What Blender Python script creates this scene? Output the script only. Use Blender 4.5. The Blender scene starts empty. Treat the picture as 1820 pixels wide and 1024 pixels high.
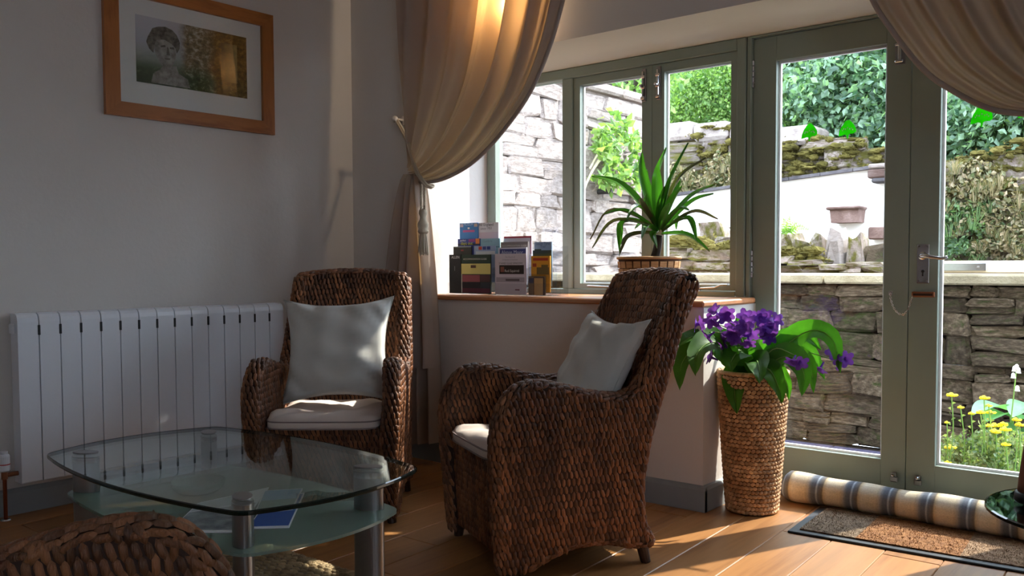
import bpy, math, random
import numpy as np
from mathutils import Vector, Matrix

rnd = random.Random(7)
nrs = np.random.RandomState(11)
SC = bpy.context.scene
COL = SC.collection

# ------------------------------------------------------------------ camera
FPX, CY = 1576.754, 543.695
YAW, PIT, ROL = math.radians(50.577), math.radians(2.6387), math.radians(-0.2491)
F0 = np.array([-math.cos(YAW), math.sin(YAW), 0.0])
R0 = np.array([math.sin(YAW), math.cos(YAW), 0.0])
UP = np.array([0, 0, 1.0])
FW = F0 * math.cos(PIT) - UP * math.sin(PIT)
U2 = F0 * math.sin(PIT) + UP * math.cos(PIT)
RC = R0 * math.cos(ROL) + U2 * math.sin(ROL)
UC = U2 * math.cos(ROL) - R0 * math.sin(ROL)
CAM = np.array([0, 0, 1.0])
cd = bpy.data.cameras.new('camera')
cam = bpy.data.objects.new('camera', cd)
COL.objects.link(cam)
cd.sensor_width = 36.0
cd.lens = 36.0 * FPX / 1820
cd.shift_y = (CY - 512) / 1820
cd.clip_start = 0.02
cam.matrix_world = Matrix(((RC[0], UC[0], -FW[0], 0), (RC[1], UC[1], -FW[1], 0), (RC[2], UC[2], -FW[2], 1.0), (0, 0, 0, 1)))
SC.camera = cam

# ------------------------------------------------------------------ sky, sun, exposure
SC.view_settings.view_transform = 'Standard'
SC.view_settings.look = 'None'
SC.view_settings.gamma = 1
SC.view_settings.use_curve_mapping = False
SC.view_settings.exposure = 1.18
SC.cycles.use_denoising = True
SC.cycles.max_bounces = 10
SC.cycles.diffuse_bounces = 6
SC.cycles.glossy_bounces = 4
SC.cycles.transmission_bounces = 8
SC.cycles.transparent_max_bounces = 24
SC.cycles.sample_clamp_indirect = 8.0
SUN_TO = Vector((0.42, 1.0, 0.95)).normalized()
SKY_STRENGTH = 1.0
SUN_STRENGTH = 5.0
w = bpy.data.worlds.new('sky')
SC.world = w
w.use_nodes = True
nt = w.node_tree
nt.nodes.clear()
sky = nt.nodes.new('ShaderNodeTexSky')
sky.sky_type = 'HOSEK_WILKIE'
sky.sun_direction = SUN_TO
sky.turbidity = 5.0
sky.ground_albedo = 0.4
mixw = nt.nodes.new('ShaderNodeMixRGB')
mixw.inputs[0].default_value = 0.62
mixw.inputs[2].default_value = (4.6, 5.3, 6.4, 1)
bg = nt.nodes.new('ShaderNodeBackground')
bg.inputs[1].default_value = SKY_STRENGTH
wo = nt.nodes.new('ShaderNodeOutputWorld')
nt.links.new(sky.outputs[0], mixw.inputs[1])
nt.links.new(mixw.outputs[0], bg.inputs[0])
nt.links.new(bg.outputs[0], wo.inputs[0])
sl = bpy.data.lights.new('sun', 'SUN')
sl.energy = SUN_STRENGTH
sl.angle = math.radians(0.8)
sl.color = (1.0, 0.93, 0.82)
so = bpy.data.objects.new('sun', sl)
COL.objects.link(so)
so.rotation_euler = SUN_TO.to_track_quat('Z', 'Y').to_euler()
so.location = (3, 12, 9)


# ------------------------------------------------------------------ helpers
def at(u, v, x=None, y=None, z=None, d=None):
    """point of the place seen at photo pixel (u, v) on a given plane or at depth d"""
    D = FW + RC * (u - 910) / FPX - UC * (v - CY) / FPX
    if x is not None: t = x / D[0]
    elif y is not None: t = y / D[1]
    elif z is not None: t = (z - 1.0) / D[2]
    else: t = d
    return CAM + t * D


def lin(c):
    c = c / 255.0
    return c / 12.92 if c <= 0.04045 else ((c + 0.055) / 1.055) ** 2.4


def rgb(r, g, b):
    return (lin(r), lin(g), lin(b), 1.0)


class MB:
    def __init__(s):
        s.v = []; s.n = 0; s.f = []; s.uv = None

    def add(s, vs, fs):
        vs = np.asarray(vs, float).reshape(-1, 3)
        o = s.n
        s.v.append(vs); s.n += len(vs)
        for f in fs: s.f.append([i + o for i in f])
        return s

    def addarr(s, vs, fa):
        o = s.n
        s.v.append(vs); s.n += len(vs)
        s.f.extend((fa + o).tolist())
        return s

    def box(s, a, b, c=0.0):
        x0, y0, z0 = [min(a[i], b[i]) for i in range(3)]
        x1, y1, z1 = [max(a[i], b[i]) for i in range(3)]
        if c <= 0:
            vs = [(x, y, z) for x in (x0, x1) for y in (y0, y1) for z in (z0, z1)]
            return s.add(vs, [(0, 1, 3, 2), (4, 6, 7, 5), (0, 4, 5, 1), (2, 3, 7, 6), (0, 2, 6, 4), (1, 5, 7, 3)])
        vs, fs = cbox_arr((x0, y0, z0), (x1, y1, z1), c)
        return s.add(vs, fs)

    def obox(s, cen, ax, half, c=0.0):
        m = MB().box([-h for h in half], half, c)
        A = np.array([np.asarray(a, float) / np.linalg.norm(a) for a in ax])
        return s.add(np.vstack(m.v) @ A + np.asarray(cen, float), m.f)

    def tube(s, path, r, n=10, caps=True, closed=False, twist=None):
        P = np.asarray(path, float)
        m = len(P)
        rr = np.broadcast_to(np.asarray(r, float), (m,))
        if closed:
            T = np.roll(P, -1, 0) - np.roll(P, 1, 0)
        else:
            T = np.gradient(P, axis=0)
        T /= np.linalg.norm(T, axis=1)[:, None] + 1e-12
        ref = np.array([0, 0, 1.0]) if abs(T[0][2]) < 0.9 else np.array([1.0, 0, 0])
        A = np.cross(T[0], ref); A /= np.linalg.norm(A)
        vs = []
        for i in range(m):
            A = A - T[i] * (A @ T[i]); A /= np.linalg.norm(A)
            B = np.cross(T[i], A)
            for k in range(n):
                a = 2 * math.pi * k / n
                vs.append(P[i] + rr[i] * (math.cos(a) * A + math.sin(a) * B))
        fs = []
        for i in range(m if closed else m - 1):
            j = (i + 1) % m
            for k in range(n):
                l = (k + 1) % n
                fs.append((i * n + k, i * n + l, j * n + l, j * n + k))
        if caps and not closed:
            fs.append(tuple(range(n))[::-1])
            fs.append(tuple((m - 1) * n + k for k in range(n)))
        return s.add(vs, fs)

    def lathe(s, prof, cen=(0, 0, 0), n=24, sx=1.0, sy=1.0, rot=0.0):
        vs = []
        for r, z in prof:
            for k in range(n):
                a = 2 * math.pi * k / n
                x, y = r * math.cos(a) * sx, r * math.sin(a) * sy
                vs.append((cen[0] + x * math.cos(rot) - y * math.sin(rot), cen[1] + x * math.sin(rot) + y * math.cos(rot), cen[2] + z))
        fs = []
        m = len(prof)
        for i in range(m - 1):
            for k in range(n):
                l = (k + 1) % n
                fs.append((i * n + k, i * n + l, (i + 1) * n + l, (i + 1) * n + k))
        if prof[0][0] > 1e-6: fs.append(tuple(range(n))[::-1])
        if prof[-1][0] > 1e-6: fs.append(tuple((m - 1) * n + k for k in range(n)))
        return s.add(vs, fs)

    def grid(s, P, closeu=False, closev=False):
        P = np.asarray(P, float)
        a, b = P.shape[:2]
        fs = []
        for i in range(a if closeu else a - 1):
            for j in range(b if closev else b - 1):
                i2, j2 = (i + 1) % a, (j + 1) % b
                fs.append((i * b + j, i * b + j2, i2 * b + j2, i2 * b + j))
        return s.add(P.reshape(-1, 3), fs)

    def prism(s, poly, origin, ax, ay, az, h):
        """extrude a 2d polygon (ax, ay) along az by h"""
        o, ax, ay, az = [np.asarray(q, float) for q in (origin, ax, ay, az)]
        n = len(poly)
        b = [o + ax * p[0] + ay * p[1] for p in poly]
        t = [q + az * h for q in b]
        fs = [tuple(range(n))[::-1], tuple(range(n, 2 * n))]
        for i in range(n):
            j = (i + 1) % n
            fs.append((i, j, n + j, n + i))
        return s.add(b + t, fs)

    def arr(s):
        return np.vstack(s.v)

    def xf(s, fn):
        s.v = [fn(np.vstack(s.v))]
        return s

    def mesh(s, name, mats, smooth=False, auto=None):
        me = bpy.data.meshes.new(name)
        V = np.vstack(s.v) if s.v else np.zeros((0, 3))
        me.vertices.add(len(V))
        me.vertices.foreach_set('co', V.ravel())
        tot = [len(f) for f in s.f]
        me.loops.add(sum(tot))
        me.loops.foreach_set('vertex_index', np.fromiter((i for f in s.f for i in f), dtype=np.int32, count=sum(tot)))
        me.polygons.add(len(tot))
        st = np.zeros(len(tot), np.int32)
        st[1:] = np.cumsum(tot)[:-1]
        me.polygons.foreach_set('loop_start', st)
        me.polygons.foreach_set('loop_total', np.array(tot, np.int32))
        me.update(calc_edges=True)
        me.validate()
        me.polygons.foreach_set('use_smooth', np.full(len(me.polygons), bool(smooth)))
        if s.uv is not None:
            l = me.uv_layers.new(name='UVMap')
            idx = np.zeros(len(me.loops), np.int32)
            me.loops.foreach_get('vertex_index', idx)
            l.data.foreach_set('uv', np.asarray(s.uv, float)[idx].ravel())
        for m in (mats if isinstance(mats, (list, tuple)) else [mats]):
            me.materials.append(m)
        return me


def cbox_arr(a, b, c):
    x0, y0, z0 = a; x1, y1, z1 = b
    c = min(c, (x1 - x0) * .45, (y1 - y0) * .45, (z1 - z0) * .45)
    vs = []; idx = {}
    for sx in (0, 1):
        for sy in (0, 1):
            for sz in (0, 1):
                X, Y, Z = (x1 if sx else x0), (y1 if sy else y0), (z1 if sz else z0)
                dx, dy, dz = (-c if sx else c), (-c if sy else c), (-c if sz else c)
                idx[sx, sy, sz, 0] = len(vs); vs.append((X, Y + dy, Z + dz))
                idx[sx, sy, sz, 1] = len(vs); vs.append((X + dx, Y, Z + dz))
                idx[sx, sy, sz, 2] = len(vs); vs.append((X + dx, Y + dy, Z))
    fs = []
    V = np.array(vs); cen = V.mean(0)

    def face(l):
        n = np.cross(V[l[1]] - V[l[0]], V[l[2]] - V[l[0]])
        if n @ (V[l].mean(0) - cen) < 0: l = l[::-1]
        fs.append(tuple(l))
    for ax in range(3):
        for s_ in (0, 1):
            l = []
            for p, q in ((0, 0), (0, 1), (1, 1), (1, 0)):
                k = [p, q]; k.insert(ax, s_)
                l.append(idx[k[0], k[1], k[2], ax])
            face(l)
    for ax in range(3):          # edges running along ax
        o = [i for i in range(3) if i != ax]
        for p in (0, 1):
            for q in (0, 1):
                k0 = [0, 0, 0]; k0[o[0]] = p; k0[o[1]] = q
                k1 = list(k0); k1[ax] = 1
                face([idx[(*k0, o[0])], idx[(*k1, o[0])], idx[(*k1, o[1])], idx[(*k0, o[1])]])
    for sx in (0, 1):
        for sy in (0, 1):
            for sz in (0, 1):
                face([idx[sx, sy, sz, 0], idx[sx, sy, sz, 1], idx[sx, sy, sz, 2]])
    return vs, fs


def wloc(o):
    p = Vector((0, 0, 0))
    while o is not None:
        p += Vector(o.location)
        o = o.parent
    return np.array(p)


def obj(name, mb, m, parent=None, smooth=False, world=True, label=None, kind=None):
    """link a mesh; with a parent, vertices given in world space are made relative to it (unrotated parents only)"""
    if isinstance(mb, bpy.types.Mesh):
        me = mb
    else:
        if parent is not None and world:
            off = wloc(parent)
            mb.v = [np.vstack(mb.v) - off]
        me = mb.mesh(name, m, smooth)
    o = bpy.data.objects.new(name, me)
    COL.objects.link(o)
    if parent is not None: o.parent = parent
    if label: o['label'] = label
    if kind: o['kind'] = kind
    return o


def thing(name, label, cat, loc=(0, 0, 0), rz=0.0, group=None, kind=None):
    o = bpy.data.objects.new(name, None)
    COL.objects.link(o)
    o.empty_display_size = 0.1
    o.location = [float(q) for q in loc]; o.rotation_euler = (0, 0, rz)
    o['label'] = label; o['category'] = cat
    if group: o['group'] = group
    if kind: o['kind'] = kind
    return o


def tag(o, label, cat, group=None, kind=None):
    o['label'] = label; o['category'] = cat
    if group: o['group'] = group
    if kind: o['kind'] = kind
    return o


def struct(name, mb, m, parent=None, smooth=False, label=None, cat=None):
    o = obj(name, mb, m, parent, smooth)
    if parent is None:
        o['kind'] = 'structure'
        if label: o['label'] = label
        if cat: o['category'] = cat
    return o


def sempty(name, loc, label=None, cat=None):
    o = bpy.data.objects.new(name, None)
    COL.objects.link(o)
    o.location = [float(q) for q in loc]
    o['kind'] = 'structure'
    if label: o['label'] = label
    if cat: o['category'] = cat
    return o


def dup(root, loc, rz, label, group=None):
    r = root.copy(); COL.objects.link(r)
    r.location = loc; r.rotation_euler = (0, 0, rz); r['label'] = label
    if group: r['group'] = group
    for ch in list(root.children):
        c = ch.copy(); COL.objects.link(c); c.parent = r
        for g in ch.children:
            d = g.copy(); COL.objects.link(d); d.parent = c
    return r


def crv(pts, n):
    """Catmull-Rom through points, resampled to n points of equal spacing"""
    P = np.asarray(pts, float)
    E = np.vstack([2 * P[0] - P[1], P, 2 * P[-1] - P[-2]])
    out = []
    for i in range(1, len(E) - 2):
        for t in np.linspace(0, 1, 24, endpoint=False):
            a, b, c, d = E[i - 1], E[i], E[i + 1], E[i + 2]
            out.append(.5 * ((2 * b) + (-a + c) * t + (2 * a - 5 * b + 4 * c - d) * t * t + (-a + 3 * b - 3 * c + d) * t ** 3))
    out.append(P[-1])
    out = np.array(out)
    L = np.r_[0, np.cumsum(np.linalg.norm(np.diff(out, axis=0), axis=1))]
    s = np.linspace(0, L[-1], n)
    return np.stack([np.interp(s, L, out[:, k]) for k in range(out.shape[1])], 1)


# ------------------------------------------------------------------ materials
def nmat(name):
    m = bpy.data.materials.new(name)
    m.use_nodes = True
    t = m.node_tree
    return m, t, t.nodes['Principled BSDF']


def coords(t, scale=(1, 1, 1), kind='Object', rand=True):
    tc = t.nodes.new('ShaderNodeTexCoord')
    mp = t.nodes.new('ShaderNodeMapping')
    mp.inputs['Scale'].default_value = scale
    t.links.new(tc.outputs[kind], mp.inputs[0])
    if rand:
        oi = t.nodes.new('ShaderNodeObjectInfo')
        mu = t.nodes.new('ShaderNodeMath'); mu.operation = 'MULTIPLY'; mu.inputs[1].default_value = 37.0
        t.links.new(oi.outputs['Random'], mu.inputs[0])
        cb = t.nodes.new('ShaderNodeCombineXYZ')
        for k in range(3): t.links.new(mu.outputs[0], cb.inputs[k])
        t.links.new(cb.outputs[0], mp.inputs['Location'])
    return mp.outputs[0]


def noise(t, vec, scale, detail=4, rough=.55):
    n = t.nodes.new('ShaderNodeTexNoise')
    n.inputs['Scale'].default_value = scale
    n.inputs['Detail'].default_value = detail
    n.inputs['Roughness'].default_value = rough
    t.links.new(vec, n.inputs['Vector'])
    return n.outputs['Fac']


def ramp(t, fac, stops):
    r = t.nodes.new('ShaderNodeValToRGB')
    e = r.color_ramp.elements
    while len(e) > 1: e.remove(e[-1])
    e[0].position = stops[0][0]; e[0].color = stops[0][1]
    for p, c in stops[1:]:
        q = e.new(p); q.color = c
    t.links.new(fac, r.inputs[0])
    return r.outputs[0]


def bump(t, p, h, strength=.3, dist=.01):
    b = t.nodes.new('ShaderNodeBump')
    b.inputs['Strength'].default_value = strength
    b.inputs['Distance'].default_value = dist
    t.links.new(h, b.inputs['Height'])
    t.links.new(b.outputs[0], p.inputs['Normal'])


def mixc(t, fac, a, b, mode='MIX'):
    m = t.nodes.new('ShaderNodeMixRGB'); m.blend_type = mode
    for i, q in ((0, fac), (1, a), (2, b)):
        if isinstance(q, (int, float)): m.inputs[i].default_value = q
        elif isinstance(q, tuple): m.inputs[i].default_value = q
        else: t.links.new(q, m.inputs[i])
    return m.outputs[0]


def plain(name, c, rough=.6, metal=0.0, var=0.0, vs=8.0, bs=0.0, bscale=60.0, spec=.5, c2=None, island=0.0, scale=(1, 1, 1), rand=True):
    m, t, p = nmat(name)
    p.inputs['Base Color'].default_value = c
    p.inputs['Roughness'].default_value = rough
    p.inputs['Metallic'].default_value = metal
    p.inputs['Specular IOR Level'].default_value = spec
    out = None
    if var or c2 or bs:
        vec = coords(t, scale, rand=rand)
    if var or c2:
        cc = c2 or tuple(q * (1 - var) for q in c[:3]) + (1,)
        out = ramp(t, noise(t, vec, vs), [(.35, c), (.68, cc)])
    if island:
        g = t.nodes.new('ShaderNodeNewGeometry')
        r = ramp(t, g.outputs['Random Per Island'], [(0, (1 - island,) * 3 + (1,)), (1, (1 + island,) * 3 + (1,))])
        out = mixc(t, 1.0, out if out is not None else c, r, 'MULTIPLY')
    if out is not None: t.links.new(out, p.inputs['Base Color'])
    if bs: bump(t, p, noise(t, vec, bscale, 6), bs)
    return m


def leafmat(name, c, c2, trans=.35, rough=.45):
    m, t, p = nmat(name)
    g = t.nodes.new('ShaderNodeNewGeometry')
    vec = coords(t)
    a = ramp(t, g.outputs['Random Per Island'], [(0, c), (1, c2)])
    n = ramp(t, noise(t, vec, 14), [(.3, (.75, .75, .75, 1)), (.7, (1.15, 1.15, 1.1, 1))])
    col = mixc(t, 1.0, a, n, 'MULTIPLY')
    t.links.new(col, p.inputs['Base Color'])
    p.inputs['Roughness'].default_value = rough
    tr = t.nodes.new('ShaderNodeBsdfTranslucent')
    tc = mixc(t, 1.0, col, (1.6, 1.9, .7, 1), 'MULTIPLY')
    t.links.new(tc, tr.inputs[0])
    mx = t.nodes.new('ShaderNodeMixShader'); mx.inputs[0].default_value = trans
    t.links.new(p.outputs[0], mx.inputs[1]); t.links.new(tr.outputs[0], mx.inputs[2])
    t.links.new(mx.outputs[0], t.nodes['Material Output'].inputs[0])
    return m


def glassmat(name, tint=(1, 1, 1, 1), ior=1.45, extra=0.0):
    m = bpy.data.materials.new(name); m.use_nodes = True
    t = m.node_tree; t.nodes.clear()
    o = t.nodes.new('ShaderNodeOutputMaterial')
    tr = t.nodes.new('ShaderNodeBsdfTransparent'); tr.inputs[0].default_value = tint
    gl = t.nodes.new('ShaderNodeBsdfGlossy'); gl.inputs['Roughness'].default_value = 0.0
    fr = t.nodes.new('ShaderNodeFresnel')
    ge = t.nodes.new('ShaderNodeNewGeometry')          # the same mirror strength on both faces of the pane
    mr = t.nodes.new('ShaderNodeMapRange')
    mr.inputs[3].default_value = ior; mr.inputs[4].default_value = 1 / ior
    t.links.new(ge.outputs['Backfacing'], mr.inputs[0])
    t.links.new(mr.outputs[0], fr.inputs[0])
    mx = t.nodes.new('ShaderNodeMixShader')
    t.links.new(fr.outputs[0], mx.inputs[0])
    t.links.new(tr.outputs[0], mx.inputs[1]); t.links.new(gl.outputs[0], mx.inputs[2])
    t.links.new(mx.outputs[0], o.inputs[0])
    return m


def fabric(name, c, trans=0.0, tc=None, wv=900, var=.08):
    m, t, p = nmat(name)
    vec = coords(t, rand=False)
    col = ramp(t, noise(t, vec, 5), [(.3, c), (.7, tuple(q * (1 - var) for q in c[:3]) + (1,))])
    t.links.new(col, p.inputs['Base Color'])
    p.inputs['Roughness'].default_value = .9
    p.inputs['Specular IOR Level'].default_value = .15
    bump(t, p, noise(t, vec, wv, 2), .25, .002)
    if trans:
        tr = t.nodes.new('ShaderNodeBsdfTranslucent'); tr.inputs[0].default_value = tc or c
        mx = t.nodes.new('ShaderNodeMixShader'); mx.inputs[0].default_value = trans
        t.links.new(p.outputs[0], mx.inputs[1]); t.links.new(tr.outputs[0], mx.inputs[2])
        t.links.new(mx.outputs[0], t.nodes['Material Output'].inputs[0])
    return m


def woodmat(name, c, c2, grain=(26, 1.6, 26), rough=.45, amt=1.0, objvar=.22, axis=None):
    m, t, p = nmat(name)
    vec = coords(t, grain)
    a = ramp(t, noise(t, vec, 1.0, 6, .62), [(.28, c2), (.5, c), (.72, tuple(q * .8 for q in c[:3]) + (1,))])
    vec2 = coords(t, tuple(g * .18 for g in grain))
    b = ramp(t, noise(t, vec2, 1.3, 3), [(.3, (.82, .8, .78, 1)), (.7, (1.12, 1.1, 1.08, 1))])
    col = mixc(t, 1.0, a, b, 'MULTIPLY')
    oi = t.nodes.new('ShaderNodeObjectInfo')
    v = ramp(t, oi.outputs['Random'], [(0, (1 - objvar,) * 3 + (1,)), (1, (1 + objvar * .6,) * 3 + (1,))])
    col = mixc(t, 1.0, col, v, 'MULTIPLY')
    t.links.new(col, p.inputs['Base Color'])
    p.inputs['Roughness'].default_value = rough
    bump(t, p, noise(t, vec, 2.0, 5), .08, .004)
    return m


def stonemat(name, cs, objvar=.3, bs=.7, moss=None, mossamt=.5):
    m, t, p = nmat(name)
    vec = coords(t)
    base = ramp(t, noise(t, vec, 6, 6, .65), [(.25, cs[0]), (.5, cs[1]), (.75, cs[2])])
    oi = t.nodes.new('ShaderNodeObjectInfo')
    v = ramp(t, oi.outputs['Random'], [(0, (1 - objvar,) * 3 + (1,)), (1, (1 + objvar, 1 + objvar * .95, 1 + objvar * .9, 1))])
    col = mixc(t, 1.0, base, v, 'MULTIPLY')
    if moss:
        mk = ramp(t, noise(t, coords(t, kind='Generated'), 2.6, 5, .7), [(mossamt - .06, (0, 0, 0, 1)), (mossamt + .08, (1, 1, 1, 1))])
        col = mixc(t, mk, col, moss)
    t.links.new(col, p.inputs['Base Color'])
    p.inputs['Roughness'].default_value = .95
    p.inputs['Specular IOR Level'].default_value = .15
    bump(t, p, noise(t, vec, 14, 8, .75), bs, .05)
    return m


M = {}
M['plaster'] = plain('plaster', rgb(214, 208, 203), .92, var=.04, vs=2.2, bs=.12, bscale=45, spec=.2, rand=False)
M['cream'] = plain('soffit_bounce_cream', rgb(232, 226, 208), .92, var=.03, vs=2, bs=.1, bscale=40, spec=.2, rand=False)
M['frame'] = plain('sage_paint', rgb(140, 151, 138), .5, var=.06, vs=5, bs=.05, bscale=90, rand=False)
M['skirt'] = plain('grey_paint', rgb(140, 148, 152), .5, var=.06, vs=5, rand=False)
M['oak'] = woodmat('oak_floor', rgb(172, 122, 74), rgb(140, 92, 52), grain=(22, 1.3, 22), rough=.4)
M['sillwood'] = woodmat('sill_wood', rgb(186, 126, 82), rgb(150, 92, 56), grain=(1.5, 26, 26), rough=.35)
M['framewood'] = woodmat('frame_wood', rgb(176, 112, 58), rgb(134, 78, 36), grain=(22, 22, 3.0), rough=.4, objvar=.08)
M['framewoodh'] = woodmat('frame_wood_rail', rgb(176, 112, 58), rgb(134, 78, 36), grain=(22, 3.0, 22), rough=.4, objvar=.08)
M['darkwood'] = plain('dark_wood', rgb(58, 34, 24), .4, var=.3, vs=6, scale=(6, 6, 1))
M['wicker'] = plain('woven_seagrass', rgb(142, 92, 58), .42, c2=rgb(84, 48, 30), vs=16, island=.5, bs=.6, bscale=260, scale=(1, 1, .16))
M['wickerbase'] = plain('seagrass_core', rgb(52, 30, 20), .8)
M['basket'] = plain('woven_rush', rgb(206, 166, 122), .7, c2=rgb(164, 120, 80), vs=12, island=.35, bs=.4, bscale=140)
M['basketbase'] = plain('rush_core', rgb(90, 58, 36), .9)
M['chip'] = plain('chip_basket', rgb(206, 164, 112), .6, c2=rgb(180, 132, 84), vs=10, scale=(2, 2, 20), bs=.2)
M['greycloth'] = fabric('pale_grey_linen', rgb(206, 205, 200))
M['creamcloth'] = fabric('cream_cotton', rgb(222, 208, 200))
M['piping'] = fabric('piping', rgb(150, 136, 134))
M['curtain'] = fabric('curtain_linen', rgb(178, 167, 160), trans=.20, tc=rgb(206, 164, 110), wv=500)
M['rope'] = fabric('rope', rgb(206, 192, 170), wv=300)
M['radiator'] = plain('white_enamel', rgb(226, 229, 236), .28)
M['black'] = plain('black_plastic', rgb(22, 22, 24), .5)
M['copper'] = plain('copper_pipe', rgb(150, 84, 58), .35, metal=1.0)
M['chrome'] = plain('chrome', rgb(205, 205, 208), .2, metal=1.0)
M['steel'] = plain('brushed_steel', rgb(150, 148, 148), .38, metal=1.0, bs=.05, bscale=200, scale=(1, 1, 30))
M['brass'] = plain('aged_brass', rgb(158, 104, 74), .4, metal=.7)
M['glass'] = glassmat('window_glass', (.97, .985, .975, 1), 1.4)
M['tglass'] = glassmat('table_glass', (.86, .93, .90, 1), 1.6)
M['acrylic'] = glassmat('clear_acrylic', (.93, .94, .95, 1), 1.3)
M['tedge'] = plain('glass_edge', rgb(16, 32, 29), .12)
M['white'] = plain('white_paper', rgb(232, 228, 234), .6)
M['stoneA'] = stonemat('pale_stone', (rgb(118, 108, 103), rgb(166, 153, 147), rgb(200, 190, 186)), objvar=.22)
M['mortarA'] = stonemat('pale_mortar', (rgb(116, 106, 100), rgb(142, 132, 124), rgb(162, 152, 144)))
M['stoneB'] = stonemat('dark_stone', (rgb(44, 37, 30), rgb(92, 80, 66), rgb(138, 124, 106)), objvar=.5, moss=rgb(66, 76, 40), mossamt=.60)
M['mortarB'] = stonemat('dark_mortar', (rgb(26, 22, 20), rgb(44, 38, 33), rgb(64, 56, 48)))
M['stoneC'] = stonemat('bank_stone', (rgb(98, 86, 80), rgb(138, 124, 116), rgb(186, 178, 174)), moss=rgb(96, 92, 44), mossamt=.50)
M['coping'] = stonemat('coping_stone', (rgb(150, 138, 112), rgb(186, 174, 146), rgb(206, 196, 172)))
M['slate'] = stonemat('slate', (rgb(70, 68, 72), rgb(96, 92, 96), rgb(120, 116, 118)))
M['terra'] = stonemat('weathered_terracotta', (rgb(84, 64, 58), rgb(118, 96, 89), rgb(150, 130, 124)))
M['render'] = plain('white_render', rgb(250, 249, 246), .95, var=.02, vs=2, rand=False)
M['moss'] = stonemat('moss', (rgb(66, 62, 30), rgb(104, 96, 48), rgb(140, 128, 72)), bs=1.0)
M['soil'] = stonemat('soil', (rgb(60, 48, 36), rgb(84, 70, 52), rgb(104, 90, 66)))
M['paving'] = stonemat('paving', (rgb(74, 70, 92), rgb(92, 88, 112), rgb(112, 108, 130)))
M['bank'] = stonemat('earth_bank', (rgb(96, 84, 52), rgb(130, 116, 70), rgb(160, 148, 96)))
M['leafA'] = leafmat('tree_leaf', rgb(40, 72, 48), rgb(156, 182, 142), .5)
M['leafB'] = leafmat('blue_green_leaf', rgb(46, 78, 66), rgb(164, 190, 172), .48)
M['leafC'] = leafmat('yellow_green_leaf', rgb(86, 122, 66), rgb(150, 174, 108), .4)
M['grass'] = leafmat('dry_grass', rgb(84, 98, 64), rgb(172, 150, 122), .2)
M['bark'] = plain('bark', rgb(60, 52, 44), .9, var=.4, vs=10)
M['yucca'] = leafmat('glossy_strap_leaf', rgb(38, 82, 28), rgb(68, 122, 42), .3, .3)
M['yuccadark'] = leafmat('old_strap_leaf', rgb(56, 62, 40), rgb(92, 88, 60), .2, .5)
M['strep'] = leafmat('soft_green_leaf', rgb(46, 92, 32), rgb(78, 134, 42), .42, .5)
M['purple'] = leafmat('purple_petal', rgb(72, 22, 150), rgb(120, 62, 200), .35, .6)
M['stem'] = plain('green_stem', rgb(120, 160, 70), .6)
M['yellow'] = leafmat('yellow_flower', rgb(236, 210, 20), rgb(250, 232, 60), .2, .7)
M['hosta'] = leafmat('hosta_leaf', rgb(110, 160, 120), rgb(150, 196, 150), .3, .4)
M['sedum'] = leafmat('grey_green_needles', rgb(88, 116, 84), rgb(150, 156, 104), .3, .7)
M['rubber'] = plain('black_rubber', rgb(30, 31, 36), .6)
M['rug'] = plain('jute_braid', rgb(196, 172, 132), .9, c2=rgb(140, 116, 84), vs=20, island=.3, bs=.5, bscale=200)
M['stickgreen'] = leafmat('green_vinyl', rgb(66, 160, 36), rgb(66, 160, 36), .5, .5)
M['soffitlamp'] = plain('lamp_metal', rgb(190, 188, 184), .4)
mm, tt, pp = nmat('frosted_glass')
pp.inputs['Base Color'].default_value = rgb(136, 156, 146)
pp.inputs['Roughness'].default_value = .22
_tr = tt.nodes.new('ShaderNodeBsdfTransparent'); _tr.inputs[0].default_value = (.72, .84, .78, 1)
_mx = tt.nodes.new('ShaderNodeMixShader'); _mx.inputs[0].default_value = .35
tt.links.new(pp.outputs[0], _mx.inputs[1]); tt.links.new(_tr.outputs[0], _mx.inputs[2])
tt.links.new(_mx.outputs[0], tt.nodes['Material Output'].inputs[0])
M['frosted'] = mm
_flat = {}


def flat(r, g, b, rough=.55):
    k = (r, g, b, rough)
    if k not in _flat: _flat[k] = plain('print_%d_%d_%d' % (r, g, b), rgb(r, g, b), rough)
    return _flat[k]


# ------------------------------------------------------------------ the room
YW, YF, YD = 3.229, 3.692, 3.7218            # room face of window wall, face of window frame, face of door leaves
XR, XJ = -1.66, -0.335                       # sides of the door opening


def xleft(y): return -3.782 + .0222 * (y - YW)


fb = MB().box((-4.1, -2.0, -.09), (1.9, 3.76, -.014))
floor = struct('floor', fb, M['wickerbase'], label='oak plank floor of the sitting room', cat='floor')
TB = math.tan(-.0474)
PWID = .186
pcache = {}
for k in range(-14, 18):
    x0 = -1.484 + PWID * k
    y = -2.0 + rnd.uniform(0, .9) - 1.2
    first = (k == 0 or k == 1)
    while y < 3.74:
        L = rnd.choice((.9, 1.1, 1.3, 1.5))
        a, b_ = max(y, -1.98), min(y + L, 3.745)
        y += L
        if b_ - a < .05: continue
        xm = x0 + TB * ((a + b_) / 2 - 3)
        if xm < -4.0 or xm > 1.65: continue
        key = round(b_ - a, 3)
        if key not in pcache:
            mb = MB().box((.0008, .0008, -.013), (PWID - .0008, key - .0008, 0), .0026)
            mb.xf(lambda V: np.c_[V[:, 0] + TB * (V[:, 1] - key / 2), V[:, 1], V[:, 2]])
            pcache[key] = mb.mesh('plank', M['oak'])
        p = obj('plank', pcache[key], None, floor)
        p.location = (xm, a, 0)


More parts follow.
